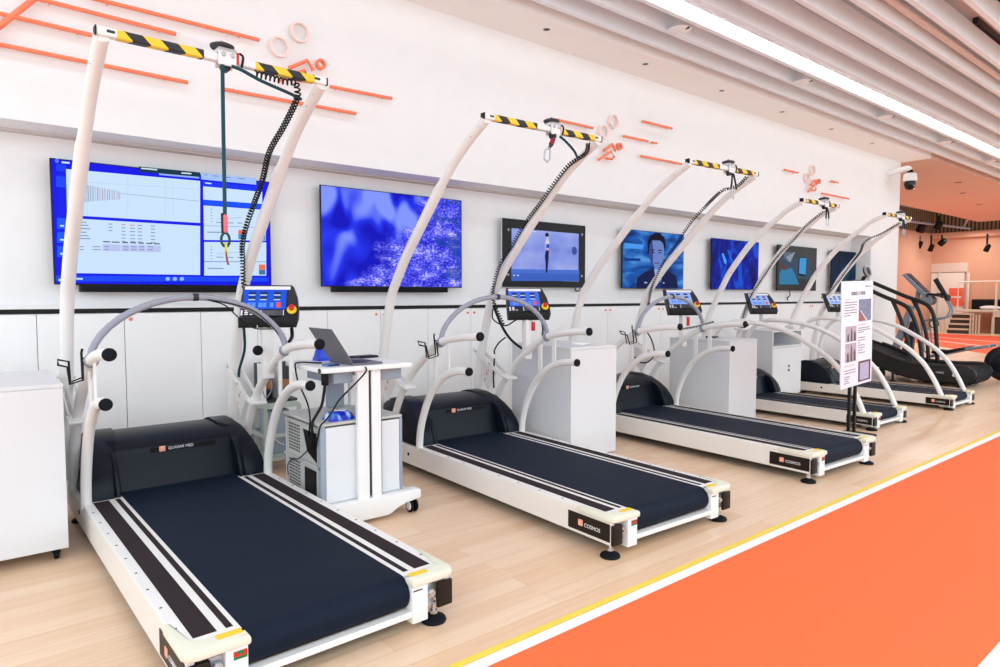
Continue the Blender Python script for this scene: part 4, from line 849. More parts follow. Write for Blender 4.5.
# 4 and 5, with long handrails
def mercury(label, cx, ry, th, screen, cpts):
    r = treadmill(label, cx, ry, th, False, 0.10, 'MERCURY')
    tw = 0.388
    for s in (-1, 1):
        MB().tube(spl([(s * tw, y, z) for y, z in LONG4], 4), 0.0275, 16).build('long_handrail', TMW2, r)
        MB().box(s * tw - 0.05, s * tw + 0.05, 1.93, 2.06, 0.93, 0.96, 0.004, 1).build('clamp_plate', TMW, r)
    console(r, 0.42, 1.66, 1.15, R(-27), screen, hz=1.06)
    for dx in (-0.03, 0.03): MB().tube([(0.10 + dx * 0.3, 0.74, 2.40), (0.10 + dx, 0.73, 2.32), (0.10 + dx, 0.73, 2.27)], 0.009, 8).build('safety_rope', TEAL if screen is SCRW else BLK, r)
    MB().tube([(0.07, 0.725, 2.28), (0.06, 0.725, 2.20), (0.11, 0.725, 2.19), (0.12, 0.725, 2.27)], 0.006, 8, closed=True).build('carabiner', ALU, r)
    coil(r, cpts, 0.012, 66)
    return r
t4 = mercury('fourth treadmill, with long arching handrails, left of the poster stand', 7.585, 2.80, R(1.3), SCRL, [(0.16, 0.80, 2.37), (0.18, 0.92, 2.30), (0.22, 1.05, 2.22), (0.30, 1.25, 2.06), (0.315, 1.45, 1.88), (0.315, 1.64, 1.62), (0.31, 1.78, 1.42), (0.30, 1.86, 1.25), (0.30, 1.90, 1.10)])
t5 = mercury('farthest treadmill, with long arching handrails, right of the poster stand', 9.61, 2.72, R(1.1), SCRW, [(0.16, 0.80, 2.37), (0.1, 1.0, 2.24), (0.02, 1.18, 2.14), (0.15, 1.3, 2.0), (0.30, 1.5, 1.83), (0.31, 1.66, 1.60), (0.25, 1.78, 1.42), (0.22, 1.86, 1.36)])
MB().tube(spl([(-0.1, 1.7, 1.02), (-0.02, 1.68, 1.0), (0.03, 1.66, 1.03)], 4), 0.02, 8).build('black_strap', BLK, t4)

# ------------------------------------------------------------------ white cabinets
CAB = mat('white_cabinet_paint', (224, 225, 228), 0.42, noise=0.008, scale=5)
def caster(parent, x, y, r=0.03, m=RUB, zt=0.07):
    c = MB(); c.lathe([(r * 0.6, -0.013), (r, -0.010), (r, 0.010), (r * 0.6, 0.013)], (x, y, r), (1, 0, 0), 20)
    c = c.build('caster', m, parent)
    h = MB(); h.box(x - 0.019, x + 0.019, y - 0.012, y + r * 0.9, r * 1.1, zt + 0.002, 0.004, 1); h.build('fork', BLK, c)
    MB().lathe([(0.007, 0), (0.007, 0.002), (0, 0.003)], (x - 0.014, y, r), (-1, 0, 0), 12).build('axle_cap', CHR, c)
def cabinet(label, x0, x1, y0, y1, z1, z0=0.065):
    t = thing('cabinet', label, 'cabinet', (x0, y0, 0), 0, 'plain white cabinets'); w, d = x1 - x0, y1 - y0
    MB().box(0, w, 0.02, d, z0, z1 - 0.022, 0.003, 1).build('body', CAB, t)
    MB().box(-0.003, w + 0.003, 0.0, d + 0.003, z1 - 0.0215, z1, 0.003, 1).build('top', CAB, t)
    MB().box(0.0, w, 0.0, 0.0195, z0, z1 - 0.0225, 0.002, 1).build('front_panel', CAB, t)
    if z0 < 0.05: MB().box(0.03, w - 0.03, 0.04, d - 0.03, 0, z0 + 0.001).build('plinth', DGR, t); return t
    for x in (0.05, w - 0.05):
        for y in (0.06, d - 0.06): caster(t, x, y, 0.028, RUB, z0)
    return t
cabinet('white rolling cabinet left of the nearest treadmill', -0.42, 0.375, 4.05, 4.86, 0.93)
cabinet('tall white cabinet between the second and third treadmills', 3.87, 4.435, 3.83, 4.59, 0.957, 0.014)
cabinet('tall white cabinet between the third and fourth treadmills', 6.23, 6.775, 3.83, 4.59, 0.915, 0.014)
t = thing('shelf_cabinet', 'white cabinet with open top shelf and small locks beside farthest treadmill', 'cabinet', (8.2, 4.42, 0)); w, d, h = 0.78, 0.5, 0.93
MB().box(0, 0.02, 0, d, 0.05, h).build('side_panel', CAB, t); MB().box(w - 0.02, w, 0, d, 0.05, h).build('side_panel', CAB, t)
MB().box(0.02, w - 0.02, d - 0.02, d, 0.05, h).build('back_panel', GBL, t); MB().box(0.02, w - 0.02, 0.0, d - 0.02, h - 0.02, h).build('top', CAB, t)
MB().box(0.02, w - 0.02, 0.005, d - 0.02, 0.70, 0.72).build('shelf', CAB, t); MB().box(0.02, w - 0.02, 0.005, d - 0.02, 0.05, 0.07).build('floor_panel', CAB, t)
dr_ = MB().box(0.022, w - 0.022, -0.004, 0.012, 0.072, 0.695, 0.002, 1).build('door', CAB, t)
for z in (0.44, 0.385): MB().lathe([(0.016, 0), (0.016, 0.008), (0.01, 0.012), (0, 0.012)], (0.43, -0.004, z), (0, -1, 0), 16).build('lock', DGR, dr_)
for x in (0.07, w - 0.07):
    for y in (0.06, d - 0.06): MB().lathe([(0.03, 0), (0.03, 0.02), (0.02, 0.05)], (x, y, 0), n=16).build('foot', RUB, t)
for x0, y0, z0, lb in ((4.02, 3.98, 0.957, 'white coiled cable lying on the cabinet beside the second treadmill'), (6.36, 4.2, 0.915, 'thin dark cable lying on the cabinet beside the third treadmill')):
    P = spl([(0, 0, 0.008), (0.09, 0.05, 0.008), (0.16, 0.0, 0.008), (0.09, -0.05, 0.01), (0.03, 0.02, 0.02), (0.14, 0.06, 0.012), (0.26, 0.02, 0.008)], 5)
    o = MB().tube(P, 0.007, 8).build('cable', WHT if z0 > 0.93 else DGR); o.location = (x0, y0, z0); tag(o, lb, 'cable')

# ------------------------------------------------------------------ computer cart
PNL = mat('cart_panel', (224, 227, 232), 0.4, noise=0.01)
c = thing('computer_cart', 'white rolling computer cart right of the nearest treadmill', 'cart', (1.58, 3.58, 0))
bs = [(0.0, 0.075), (0.0, 0.15), (0.66, 0.15), (0.672, 0.135), (0.672, 0.095), (0.66, 0.085), (0.56, 0.085), (0.51, 0.07), (0.46, 0.032), (0.43, 0.024), (0.0, 0.024)]
MB().prism([(x - 0.02, z) for x, z in bs][:10] + [(0.03, 0.024), (-0.02, 0.06)], 'y', -0.03, 0.05, 0.006).build('base_beam', WHT, c)
MB().box(-0.02, 0.60, 0.05, 0.62, 0.10, 0.14, 0.004).build('base_plate', WHT, c)
for x, y in ((0.60, 0.0), (0.60, 0.56), (0.04, 0.56)):
    k = MB(); k.mi = 0
    for dx in (-0.024, 0.010): k.lathe([(0.030, 0), (0.043, 0.002), (0.043, 0.012), (0.030, 0.014)], (x + dx, y, 0.043), (1, 0, 0), 22)
    k = k.build('caster', RUB, c)
    m = MB()
    for dx, s in ((-0.0245, -1), (0.0245, 1)): m.lathe([(0.029, 0), (0.026, 0.004), (0, 0.005)], (x + dx, y, 0.043), (s, 0, 0), 20)
    m.build('wheel_disc', WHT, k); MB().box(x - 0.018, x + 0.018, y - 0.02, y + 0.02, 0.082, 0.102, 0.004).build('swivel_plate', RUB, k)
# cabinet under the table
MB().box(0.035, 0.53, 0.032, 0.048, 0.152, 0.605, 0.003, 1).build('front_panel', PNL, c)
for x0, x1 in ((0.0, 0.034), (0.531, 0.552)): MB().box(x0, x1, 0.03, 0.075, 0.152, 0.615, 0.006).build('corner_profile', GBL, c)
MB().box(0.0, 0.552, 0.032, 0.62, 0.615, 0.632, 0.004, 1).build('top_shelf', PCG, c)
MB().box(0.02, 0.53, 0.605, 0.62, 0.14, 0.614).build('back_panel', PNL, c); MB().box(0.536, 0.55, 0.076, 0.62, 0.14, 0.614).build('right_panel', PNL, c)
MB().box(0.0, 0.536, 0.04, 0.604, 0.36, 0.372).build('shelf', PCG, c)
# uprights and table
for x0, x1 in ((0.225, 0.30), (0.318, 0.382)): MB().box(x0, x1, -0.005, 0.029, 0.115, 0.936, 0.003, 1).build('upright', WHT, c)
MB().box(0.301, 0.317, 0.004, 0.024, 0.16, 0.936).build('cable_slot', DGR, c); MB().box(0.383, 0.389, 0.004, 0.026, 0.16, 0.936).build('cable_slot', DGR, c)
MB().prism([(-0.012, 0.0), (-0.004, -0.025), (0.018, -0.035), (0.585, -0.035), (0.597, -0.02), (0.60, 0.55), (0.0, 0.55)], 'z', 0.936, 0.966, 0.006).build('table_top', WHT, c)
MB().cyl((-0.010, 0.0, 0.951), (-0.016, 0.0, 0.951), 0.014, 14).build('edge_cap', DGR, c)
for x0, x1 in ((0.10, 0.22), (0.395, 0.56)):
    MB().box(x0, x1, 0.05, 0.45, 0.86, 0.9355, 0.004, 1).build('drawer', GBL, c)
MB().box(0.285, 0.405, 0.55, 0.585, 0.633, 0.9355, 0.003, 1).build('back_column', GBL, c)
MB().box(0.435, 0.47, 0.52, 0.56, 0.633, 0.9355, 0.003, 1).build('back_post', WHT, c)
n_ = MB().box(0.315, 0.355, 0.5465, 0.5495, 0.80, 0.855).build('sticky_note', YGR, c)
# computer inside, cables
pc_ = thing('computer_tower', 'grey perforated computer tower standing inside the white cart', 'computer', (1.585, 3.68, 0.1405))
MB().box(0.012, 0.20, 0.0, 0.50, 0, 0.2185, 0.004, 1).build('case', PCG, pc_)
v = MB()
for i in range(7):
    for j in range(9): v.box(0.009, 0.0125, 0.28 + 0.026 * i, 0.292 + 0.026 * i, 0.03 + 0.02 * j, 0.04 + 0.02 * j)
v.build('vent_grid', DGR, pc_); MB().box(0.008, 0.0118, 0.03, 0.20, 0.03, 0.19).build('dark_bay', BLK, pc_)
p2_ = thing('control_unit', 'grey vented control unit above the computer inside the white cart', 'computer', (1.585, 3.68, 0.373))
MB().box(0.012, 0.30, 0.0, 0.50, 0, 0.225, 0.004, 1).build('case', PCG, p2_)
v = MB()
for i in range(7):
    for j in range(9): v.box(0.009, 0.0125, 0.28 + 0.026 * i, 0.292 + 0.026 * i, 0.03 + 0.02 * j, 0.04 + 0.02 * j)
v.build('vent_grid', DGR, p2_); MB().prism([(0.02, 0.01), (0.02, 0.19), (0.22, 0.19), (0.16, 0.06)], 'x', 0.0085, 0.0118).build('dark_bay', BLK, p2_)
def cable(label, pts, r=0.005, m=BLK):
    P = [Vector(p) for p in pts]; o = MB().tube([p - P[0] for p in spl(P, 6)], r, 7).build('cable', m); o.location = P[0]; return tag(o, label, 'cable')
cable('black cable drooping off the left edge of the cart table', [(1.68, 3.80, 0.973), (1.60, 3.90, 0.975), (1.561, 3.91, 0.970), (1.557, 3.91, 0.945), (1.560, 3.88, 0.86), (1.565, 3.82, 0.80), (1.568, 3.76, 0.74), (1.57, 3.73, 0.66), (1.574, 3.76, 0.54)])
cable('black cable looping from the cart table down to its note column', [(1.84, 3.538, 0.962), (1.84, 3.537, 0.93), (1.78, 3.56, 0.86), (1.70, 3.60, 0.77), (1.655, 3.61, 0.70), (1.61, 3.60, 0.655), (1.575, 3.60, 0.62), (1.567, 3.64, 0.50)])
cable('thick black cable bundle hanging beside the cart column', [(1.645, 3.68, 0.851), (1.63, 3.69, 0.74), (1.60, 3.70, 0.68), (1.566, 3.69, 0.63), (1.565, 3.685, 0.56), (1.575, 3.69, 0.48)], 0.009)
cable('thin black cable crossing the vented sides of the cart', [(1.586, 3.80, 0.45), (1.565, 3.90, 0.38), (1.567, 4.0, 0.36), (1.572, 4.1, 0.30), (1.588, 4.14, 0.22)], 0.004)
ps = MB().box(-0.018, 0.018, -0.02, 0.02, 0, 0.085, 0.006).build('power_brick', BLK); ps.location = (1.645, 3.68, 0.8505); tag(ps, 'small black power brick hanging under the cart table', 'power brick')
# on the table
lp = thing('laptop', 'open grey laptop on the cart table, seen from its side', 'laptop', (1.775, 3.74, 0.966), R(90))
MB().box(-0.16, 0.16, -0.205, 0.0, 0.0, 0.014, 0.004, 1).build('base', GUN, lp)
MB().box(-0.14, 0.14, -0.12, -0.02, 0.0142, 0.0155).build('keyboard', BLK, lp); MB().box(-0.05, 0.05, -0.19, -0.135, 0.0142, 0.015).build('touchpad', DGR, lp)
ld = MB().box(-0.16, 0.16, -0.004, 0.005, 0.0, 0.245, 0.003, 1, rot=Matrix.Rotation(R(-33), 4, 'X'), piv=(0, 0, 0.012)); bmesh.ops.translate(ld.bm, vec=(0, 0.004, 0.016), verts=ld.bm.verts[:]); ld.build('lid', GUN, lp)
tb = thing('tablet', 'flat black tablet lying at the back of the cart table', 'tablet', (2.05, 4.03, 0.966), R(2))
MB().box(-0.12, 0.12, -0.05, 0.05, 0, 0.014, 0.004).build('body', BLK, tb)
bl = thing('phone', 'blue phone lying at the left end of the cart table', 'phone', (1.675, 3.66, 0.966), R(12))
MB().box(-0.045, 0.045, -0.03, 0.03, 0, 0.014, 0.005).build('body', mat('steel_blue_case', (86, 124, 190), 0.35), bl); MB().box(-0.04, 0.04, -0.0305, -0.0302, 0.004, 0.011).build('dark_edge', BLK, bl)
def pouch(name, label, cat, loc, sx, sy, sz, m1, m2, rz=0):
    t = thing(name, label, cat, loc, rz); b = MB()
    bmesh.ops.create_cube(b.bm, size=1.0); bmesh.ops.subdivide_edges(b.bm, edges=b.bm.edges[:], cuts=7, use_grid_fill=True)
    for v in b.bm.verts:
        u, w_ = v.co.x * 2, v.co.y * 2; f = (1 - abs(u) ** 4) ** 0.5 * (1 - abs(w_) ** 4) ** 0.5
        v.co.z = (v.co.z + 0.5) * sz * (0.22 + 0.78 * f) + 0.006 * math.sin(9 * u + 4 * w_) * f * (v.co.z > 0); v.co.x *= sx; v.co.y *= sy
    mn = min(v.co.z for v in b.bm.verts)
    for v in b.bm.verts: v.co.z -= mn
    b.build('pack', m1, t, 60)
    l = MB(); l.prism([(-0.25 * sx, -0.05 * sy), (0.1 * sx, -0.25 * sy), (0.36 * sx, -0.1 * sy), (0.3 * sx, 0.25 * sy), (-0.1 * sx, 0.3 * sy)], 'z', sz * 0.985, sz * 1.06, 0.002).build('pale_flap', m2, t)
    return t
def swirl():
    m = bpy.data.materials.new('blue_white_wrapper'); m.use_nodes = True; nt = m.node_tree; b = nt.nodes['Principled BSDF']; tc = nt.nodes.new('ShaderNodeTexCoord')
    n = nt.nodes.new('ShaderNodeTexNoise'); n.inputs['Scale'].default_value = 9; n.inputs['Distortion'].default_value = 1.5; n.inputs['Detail'].default_value = 1
    r = nt.nodes.new('ShaderNodeValToRGB'); e = r.color_ramp.elements; e[0].position = 0.44; e[0].color = rgb(28, 30, 190); e[1].position = 0.62; e[1].color = rgb(225, 238, 252); k = e.new(0.53); k.color = rgb(70, 140, 230)
    nt.links.new(tc.outputs['Object'], n.inputs['Vector']); nt.links.new(n.outputs['Fac'], r.inputs['Fac']); nt.links.new(r.outputs['Color'], b.inputs['Base Color']); b.inputs['Roughness'].default_value = 0.3
    return m
pouch('wipes_pack', 'blue and white pack of wipes on the shelf of the cart', 'wipes', (1.745, 3.71, 0.633), 0.17, 0.12, 0.052, swirl(), mat('white_wipe', (240, 246, 252), 0.6), R(4))
pouch('blue_bag', 'blue crumpled bag behind the laptop on the cart table', 'bag', (1.79, 4.02, 0.966), 0.11, 0.09, 0.085, BLUE, BLUE)
pouch('paper_pack', 'pale blue paper pack on the cart table behind the laptop', 'pack', (1.905, 4.04, 0.966), 0.08, 0.08, 0.07, LBL, mat('paper_white', (232, 240, 250), 0.6))

# ------------------------------------------------------------------ metal rack behind the cart
rk = thing('metal_rack', 'grey green metal rack frame standing behind the cart', 'rack', (1.75, 5.03, 0))
for x in (0, 0.27):
    for y in (0, 0.32): MB().box(x, x + 0.028, y, y + 0.028, 0, 0.53 if y == 0 else 0.55, 0.003, 1).build('leg', GRN, rk)
for z in (0.10, 0.28, 0.51):
    for y in (0, 0.32): MB().box(0.028, 0.27, y + 0.002, y + 0.026, z, z + 0.028).build('rail', GRN, rk)
    for x in (0.002, 0.272): MB().box(x, x + 0.024, 0.028, 0.32, z, z + 0.028).build('side_rail', GRN, rk)
MB().box(0.03, 0.27, 0.03, 0.32, 0.128, 0.14).build('shelf', GRN, rk); MB().box(0.03, 0.27, 0.03, 0.32, 0.538, 0.55).build('shelf', GRN, rk)
q = thing('transformer_box', 'grey blue box standing inside the green metal rack', 'box', (1.81, 5.11, 0.141)); MB().box(0, 0.17, 0, 0.2, 0, 0.34, 0.006).build('case', GBL, q)
MB().tube(spl([(0.02, -0.006, 0.28), (-0.01, -0.03, 0.2), (0.06, -0.02, 0.1), (0.12, -0.006, 0.06)], 5), 0.004, 6).build('wire', WHT, q)
q = thing('test_device', 'open black device with brown coils on top of metal rack', 'device', (1.775, 5.08, 0.55))
MB().box(0, 0.26, 0.16, 0.24, 0, 0.30, 0.004).build('rear_plate', DGR, q); MB().box(0, 0.26, 0, 0.24, 0, 0.02).build('base', DGR, q)
MB().box(0.0, 0.012, 0.0, 0.16, 0.02, 0.30).build('side_plate', WHT, q); MB().box(0.12, 0.132, 0.0, 0.16, 0.02, 0.30).build('side_plate', WHT, q)
for x in (0.05, 0.18): MB().lathe([(0.03, 0), (0.038, 0.01), (0.038, 0.06), (0.03, 0.07)], (x, 0.07, 0.10), n=18).build('coil_drum', mat('brown_coil', (150, 104, 62), 0.5, noise=0.2, scale=80), q)
MB().tube(spl([(0.0, -0.01, 0.25), (-0.03, -0.03, 0.16), (0.0, -0.02, 0.05), (0.05, -0.02, 0.12), (0.03, -0.01, 0.26)], 5), 0.004, 6).build('wire', GREYT, q)

# ------------------------------------------------------------------ poster stand
PB = mat('lilac_white_board', (236, 234, 246), 0.5, noise=0.01)
po = thing('poster_stand', 'lilac white poster with photos on a black stand between treadmills', 'poster stand', (6.70, 2.75, 0), R(3)); po.scale = (1.27, 1, 1)
roll = Matrix.Rotation(R(-1.8), 4, 'Y')
bm_ = MB().box(-0.31, 0.31, 0, 0.012, 0.515, 1.53, 0.002, 1)
PV = Vector((0, 0, 1.0))
def rolled(mb): bmesh.ops.transform(mb.bm, matrix=Matrix.Translation(PV) @ roll @ Matrix.Translation(-PV), verts=mb.bm.verts[:]); return mb
board = rolled(bm_).build('poster', PB, po)
def pl(u0, u1, v0, v1, nm, m, y=-0.0012):
    return rolled(MB().box(-0.31 + 0.62 * u0, -0.31 + 0.62 * u1, y, 0.0, 1.53 - 1.02 * v1, 1.53 - 1.02 * v0)).build(nm, m, board)
DKT = mat('dark_print', (92, 88, 100), 0.6); PKT = mat('pink_print', (240, 150, 150), 0.6)
tt = MB()
for k in range(7):
    x = -0.31 + 0.62 * (0.29 + 0.065 * k)
    for a, b, c_, d_ in ((0.0, 0.034, 0.0, 0.006), (0.0, 0.006, 0.0, 0.03), (0.028, 0.034, 0.006, 0.032), (0.004, 0.032, 0.026, 0.032), (0.012, 0.02, 0.004, 0.03)):
        if (k + int(a * 100)) % 5 != 4: tt.box(x + a, x + b, -0.0012, 0, 1.395 + c_, 1.395 + d_)
rolled(tt).build('title', DKT, board)
def lines(u0, u1, v0, v1, n, m, nm='body_text'):
    q = MB(); random.seed(int(u0 * 100 + v0 * 1000))
    for k in range(n):
        v = v0 + (v1 - v0) * (k + 0.5) / n; x = u0; e = u1 if k % 3 < 2 else u0 + (u1 - u0) * random.uniform(0.4, 0.9)
        while x < e - 0.02:
            w_ = random.uniform(0.02, 0.06); q.box(-0.31 + 0.62 * x, -0.31 + 0.62 * min(e, x + w_), -0.0010, 0, 1.53 - 1.02 * v - 0.004, 1.53 - 1.02 * v + 0.004); x += w_ + 0.012
    rolled(q).build(nm, m, board)
lines(0.08, 0.47, 0.185, 0.33, 6, DKT); lines(0.10, 0.22, 0.165, 0.18, 1, PKT, 'pink_heading'); lines(0.52, 0.92, 0.44, 0.50, 3, DKT); lines(0.52, 0.76, 0.41, 0.425, 1, PKT, 'pink_heading')
lines(0.52, 0.75, 0.53, 0.70, 7, DKT); lines(0.10, 0.45, 0.82, 0.87, 2, DKT); lines(0.10, 0.28, 0.88, 0.96, 4, DKT); lines(0.10, 0.42, 0.78, 0.80, 1, PKT, 'pink_heading'); lines(0.80, 0.93, 0.045, 0.06, 1, DKT, 'small_print')
pl(0.75, 0.78, 0.04, 0.06, 'small_mark', DKT)
P1, P2, P3 = mat('photo_steel_blue', (112, 122, 150), 0.5, noise=0.35, scale=26), mat('photo_rust', (150, 74, 66), 0.5, noise=0.1), mat('photo_mauve', (178, 164, 176), 0.5, noise=0.2, scale=20)
P4, P5 = mat('photo_dark', (70, 56, 66), 0.5, noise=0.3, scale=30), mat('photo_lilac', (176, 172, 200), 0.5, noise=0.06)
ph = pl(0.53, 0.94, 0.175, 0.385, 'photo', P1)
rolled(MB().prism([(-0.31 + 0.62 * 0.53, 1.53 - 1.02 * 0.385), (-0.31 + 0.62 * 0.53, 1.53 - 1.02 * 0.28), (-0.31 + 0.62 * 0.76, 1.53 - 1.02 * 0.385)], 'y', -0.0018, -0.0011)).build('photo_track', P2, ph)
rolled(MB().prism([(-0.31 + 0.62 * 0.57, 1.53 - 1.02 * 0.28), (-0.31 + 0.62 * 0.6, 1.53 - 1.02 * 0.28), (-0.31 + 0.62 * 0.82, 1.53 - 1.02 * 0.384), (-0.31 + 0.62 * 0.78, 1.53 - 1.02 * 0.384)], 'y', -0.0018, -0.0011)).build('photo_edge', mat('photo_pale', (214, 206, 220), 0.5), ph)
for v0, v1 in ((0.42, 0.565), (0.58, 0.755)):
    ph = pl(0.12, 0.46, v0, v1, 'photo', P3); L_ = -0.31 + 0.62 * 0.12; zt_ = 1.53 - 1.02 * v0; zb_ = 1.53 - 1.02 * v1; hh = zt_ - zb_
    for a, ww, f in ((0.03, 0.035, 0.55), (0.10, 0.03, 0.95), (0.16, 0.035, 0.7)):
        rolled(MB().prism([(L_ + a, zb_ + 0.004), (L_ + a + ww * 1.2, zb_ + 0.004), (L_ + a + ww, zb_ + hh * f * 0.7), (L_ + a + ww * 0.6, zb_ + hh * f), (L_ + a + 0.004, zb_ + hh * f * 0.75)], 'y', -0.0018, -0.0011)).build('photo_figure', P4, ph)
ph = pl(0.54, 0.95, 0.77, 0.97, 'photo', P4); pl(0.59, 0.89, 0.79, 0.955, 'photo_panel', P5, -0.0018).parent = ph
for x in (-0.065, 0.045):
    MB().box(x - 0.014, x + 0.014, 0.014, 0.04, 0.02, 1.35, 0.003, 1).build('post', BLK, po)
MB().box(-0.20, 0.20, -0.12, 0.17, 0, 0.02, 0.004, 1).build('base_plate', BLK, po)
MB().box(-0.10, 0.10, 0.013, 0.036, 1.46, 1.54, 0.003, 1).build('top_clip', mat('dark_teal_clip', (20, 60, 70), 0.5), po)

# ------------------------------------------------------------------ curved black treadmill and elliptical trainer beyond the row
BK2 = mat('satin_black', (20, 19, 20), 0.4, noise=0.08, scale=40); BR2 = mat('dark_brown_deck', (58, 48, 46), 0.55, noise=0.08, scale=20)
ct = thing('curved_treadmill', 'black curved manual treadmill with tubular rails past the white row', 'treadmill', (11.6, 3.9, 0))
top = spl([(0.95, 0, 0.62), (0.63, 0, 0.514), (0.43, 0, 0.43), (0.2, 0, 0.36), (-0.02, 0, 0.318), (-0.36, 0, 0.312), (-0.62, 0, 0.326), (-0.75, 0, 0.31), (-0.815, 0, 0.25), (-0.82, 0, 0.19), (-0.79, 0, 0.12), (-0.73, 0, 0.075)], 4)
bot = spl([(-0.56, 0, 0.09), (-0.30, 0, 0.062), (0.05, 0, 0.10), (0.34, 0, 0.17), (0.60, 0, 0.268), (0.95, 0, 0.42)], 4)
prof = [(p.x, p.z) for p in top] + [(p.x, p.z) for p in bot]
for x in (0.0, 0.79): MB().prism(prof, 'x', x, x + 0.06, 0.012).build('side_cover', BK2, ct)
MB().prism([(y, z - 0.028) for y, z in prof], 'x', 0.061, 0.789).build('slat_belt', RUB, ct)
for x in (0.0, 0.79):
    MB().tube([(x + 0.03, p.x, p.z + 0.006) for p in top[2:28]], 0.022, 8).build('deck_strip', BR2, ct)
for x in (0.05, 0.80):
    for y in (-0.6, 0.32): MB().lathe([(0.05, 0), (0.045, 0.02), (0.02, 0.03), (0.02, 0.17)], (x, y, 0), n=16).build('foot', BK2, ct)
    MB().box(x - 0.03, x + 0.03, 0.72, 0.80, 0, 0.42).build('front_leg', BK2, ct)
w_ = text('lettering', 'CURVE', 0.035, mtx_left(-0.0012, -0.30, 0.20), WTX, ct); MB().lathe([(0.028, 0), (0.028, 0.003), (0, 0.003)], (-0.0005, -0.55, 0.19), (-1, 0, 0), 14).build('white_badge', WTX, ct)
def rail(pts, r): return MB().tube(spl(pts, 5), r, 10)
near = rail([(0.05, 0.95, 1.62), (0.05, 0.675, 1.471), (0.05, 0.474, 1.372), (0.05, 0.293, 1.295), (0.05, 0.146, 1.21), (0.05, 0.055, 1.06), (0.05, -0.023, 0.82), (0.05, -0.074, 0.54), (0.05, -0.109, 0.31)], 0.033).build('handrail', BK2, ct)
rail([(0.05, 0.36, 1.315), (0.05, 0.25, 1.06), (0.05, 0.13, 0.70), (0.05, 0.06, 0.34)], 0.030).build('rail_strut', BK2, ct)
far = rail([(0.82, 0.96, 1.62), (0.82, 0.70, 1.50), (0.82, 0.46, 1.39), (0.82, 0.23, 1.30), (0.82, 0.094, 1.222), (0.82, 0.016, 1.074), (0.82, -0.028, 0.827), (0.82, -0.069, 0.31)], 0.033).build('handrail', BK2, ct)
rail([(0.82, 0.34, 1.34), (0.82, 0.224, 1.12), (0.82, 0.108, 0.738), (0.82, 0.064, 0.33)], 0.030).build('rail_strut', BK2, ct)
MB().tube([(0.05, 0.955, 1.62), (0.82, 0.965, 1.62)], 0.03, 10).build('cross_tube', BK2, ct)
for x in (0.05,): MB().tube([(x, 0.955, 1.62), (x, 0.90, 0.60)], 0.032, 10).build('front_upright', BK2, ct)
mo = MB(); mo.lathe([(0.0, -0.02), (0.085, -0.02), (0.10, 0.0), (0.095, 0.02), (0, 0.022)], (0.30, 0.87, 1.80), (-0.05, -1, 0.3), 24); mo = mo.build('round_monitor', DGR, ct)
MB().ring((0.3, 0.86, 1.803), (-0.05, -1, 0.3), 0.10, 0.075, 0.025, 24).build('silver_rim', ALU, mo); MB().tube([(0.32, 0.96, 1.62), (0.31, 0.90, 1.72)], 0.03, 10).build('monitor_stem', BK2, mo)
rl_ = MB().ring((0.86, 0.02, 0.93), (1, 0, 0), 0.075, 0.06, 0.02, 20); rl_.build('strap_ring', BK2, ct)

SG = mat('steel_grey_paint', (142, 150, 162), 0.4, noise=0.03)
el = thing('elliptical_trainer', 'grey and black elliptical trainer at the right edge of the photo', 'elliptical trainer', (12.95, 3.9, 0))
MB().tube([(0, 0.55, 0.10), (0, 0.0, 0.13), (0, -0.62, 0.10)], 0.05, 10).build('base_tube', DGR, el)
for y in (0.62, -0.95): MB().tube([(-0.30, y, 0.05), (0.30, y, 0.05)], 0.05, 12).build('floor_bar', DGR, el)
MB().prism([(0.94, 0.10), (0.80, 0.10), (0.48, 1.18), (0.56, 1.24)], 'x', -0.05, 0.05, 0.02).build('upright_column', SG, el)
MB().prism([(0.72, 0.12), (0.50, 0.12), (0.44, 0.9), (0.52, 0.95)], 'x', -0.06, 0.06, 0.02).build('shroud', mat('navy_black_cover', (22, 28, 42), 0.4), el)
k = MB(); k.prism([(0.66, 1.76), (0.61, 1.79), (0.25, 1.42), (0.30, 1.36)], 'x', -0.13, 0.13, 0.02); k = k.build('console', SG, el)
MB().prism([(0.60, 1.78), (0.59, 1.786), (0.272, 1.456), (0.282, 1.448)], 'x', -0.10, 0.10).build('console_screen', mat('navy_glass', (28, 40, 62), 0.15), k)
MB().tube([(0, 0.46, 1.18), (0, 0.42, 1.5)], 0.04, 10).build('console_neck', SG, el)
hb = MB().lathe([(0.05, -0.12), (0.085, -0.12), (0.085, 0.12), (0.05, 0.12)], (0, 0.26, 1.31), (1, 0, 0), 20).build('pivot_hub', BK2, el); MB().lathe([(0.092, -0.15), (0.092, -0.12)], (0, 0.26, 1.31), (1, 0, 0), 20).build('hub_cover', SG, hb)
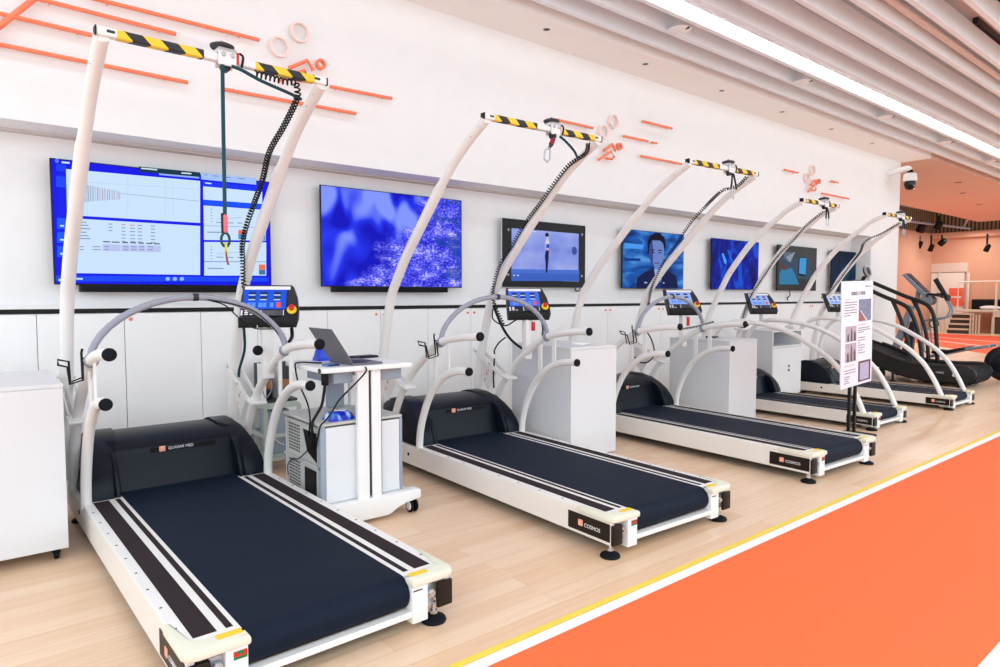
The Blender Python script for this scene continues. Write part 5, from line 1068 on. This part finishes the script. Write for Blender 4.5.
for s in (-1, 1):
    MB().tube(spl([(s * 0.10, 0.26, 1.37), (s * 0.22, 0.20, 1.42), (s * 0.22, 0.06, 1.40), (s * 0.16, 0.00, 1.37)], 5), 0.022, 10).build('fixed_grip', BK2, el)
    y0 = -0.06 if s < 0 else 0.14
    a_ = MB().tube(spl([(s * 0.28, -0.05 + y0, 1.33), (s * 0.28, -0.12 + y0, 1.17), (s * 0.28, -0.08 + y0, 1.05), (s * 0.26, 0.10, 1.0), (s * 0.2, 0.30, 0.95)], 5), 0.015, 10).build('swing_arm', SG, el)
    MB().tube([(s * 0.28, 0.134 + y0, 1.68), (s * 0.28, -0.07 + y0, 1.31)], 0.026, 12).build('hand_grip', BK2, a_)
    MB().tube([(s * 0.2, 0.30, 0.95), (s * 0.2, 0.24, 0.45), (s * 0.2, 0.14, 0.36)], 0.015, 10).build('link_rod', SG, el)
    p_ = MB().tube([(s * 0.2, 0.14, 0.36), (s * 0.2, -0.25, 0.48), (s * 0.2, -0.68, 0.585)], 0.026, 10).build('pedal_rail', SG, el)
    MB().prism([(0.12, 0.42), (0.10, 0.47), (-0.02, 0.445), (-0.30, 0.525), (-0.36, 0.555), (-0.37, 0.51), (-0.02, 0.395)], 'x', s * 0.2 - 0.075, s * 0.2 + 0.075, 0.012).build('footplate', BK2, p_)
fl = MB().lathe([(0.0, -0.10), (0.22, -0.10), (0.285, -0.06), (0.29, 0.06), (0.22, 0.10), (0, 0.10)], (0, -0.87, 0.305), (1, 0, 0), 36).build('flywheel_cover', mat('navy_black_disc', (20, 25, 36), 0.35, noise=0.05), el)
MB().lathe([(0.045, 0), (0.045, 0.012), (0, 0.014)], (-0.10, -0.87, 0.32), (-1, 0, 0), 18).build('hub_badge', WTX, fl); MB().ring((-0.098, -0.87, 0.305), (-1, 0, 0), 0.20, 0.185, 0.004, 36).build('rim_line', DGR, fl)

# ------------------------------------------------------------------ light and view
def area(name, loc, sx, sy, power, rot=(0, 0, 0), c=(0.84, 0.945, 1)):
    l = bpy.data.lights.new(name, 'AREA'); l.shape = 'RECTANGLE'; l.size = sx; l.size_y = sy; l.energy = power; l.color = c
    o = bpy.data.objects.new(name, l); COL.objects.link(o); o.location = loc; o.rotation_euler = rot; return o
for y, p in ((0.7, 150), (-2.6, 190)):
    area('unseen_ceiling_fill', (8, y, 3.96), 26, 0.12, p)  # added overhead lamps out of view, making up the room's brightness
area('downlight_wash_lamp', (4.8, 4.785, ZC - 0.01), 18.4, 0.06, 16, c=(0.88, 0.96, 1))  # one added line lamp in place of the separate downlight beams
for x, y, p in ((22, 7.0, 160), (29, 8.2, 75)):
    area('far_hall_fill', (x, y, 3.9), 2.5, 0.6, p, c=(1, 0.94, 0.86))  # added lamps without fixtures, brightening the far hall
w = bpy.data.worlds.new('world'); sc.world = w; w.use_nodes = True
w.node_tree.nodes['Background'].inputs['Color'].default_value = (0.84, 0.935, 1.0, 1); w.node_tree.nodes['Background'].inputs['Strength'].default_value = 2.0
sc.view_settings.view_transform = 'Standard'; sc.view_settings.look = 'None'; sc.view_settings.gamma = 1; sc.view_settings.exposure = 0.0
sc.view_settings.use_curve_mapping = False
sc.cycles.use_denoising = True; sc.cycles.max_bounces = 8
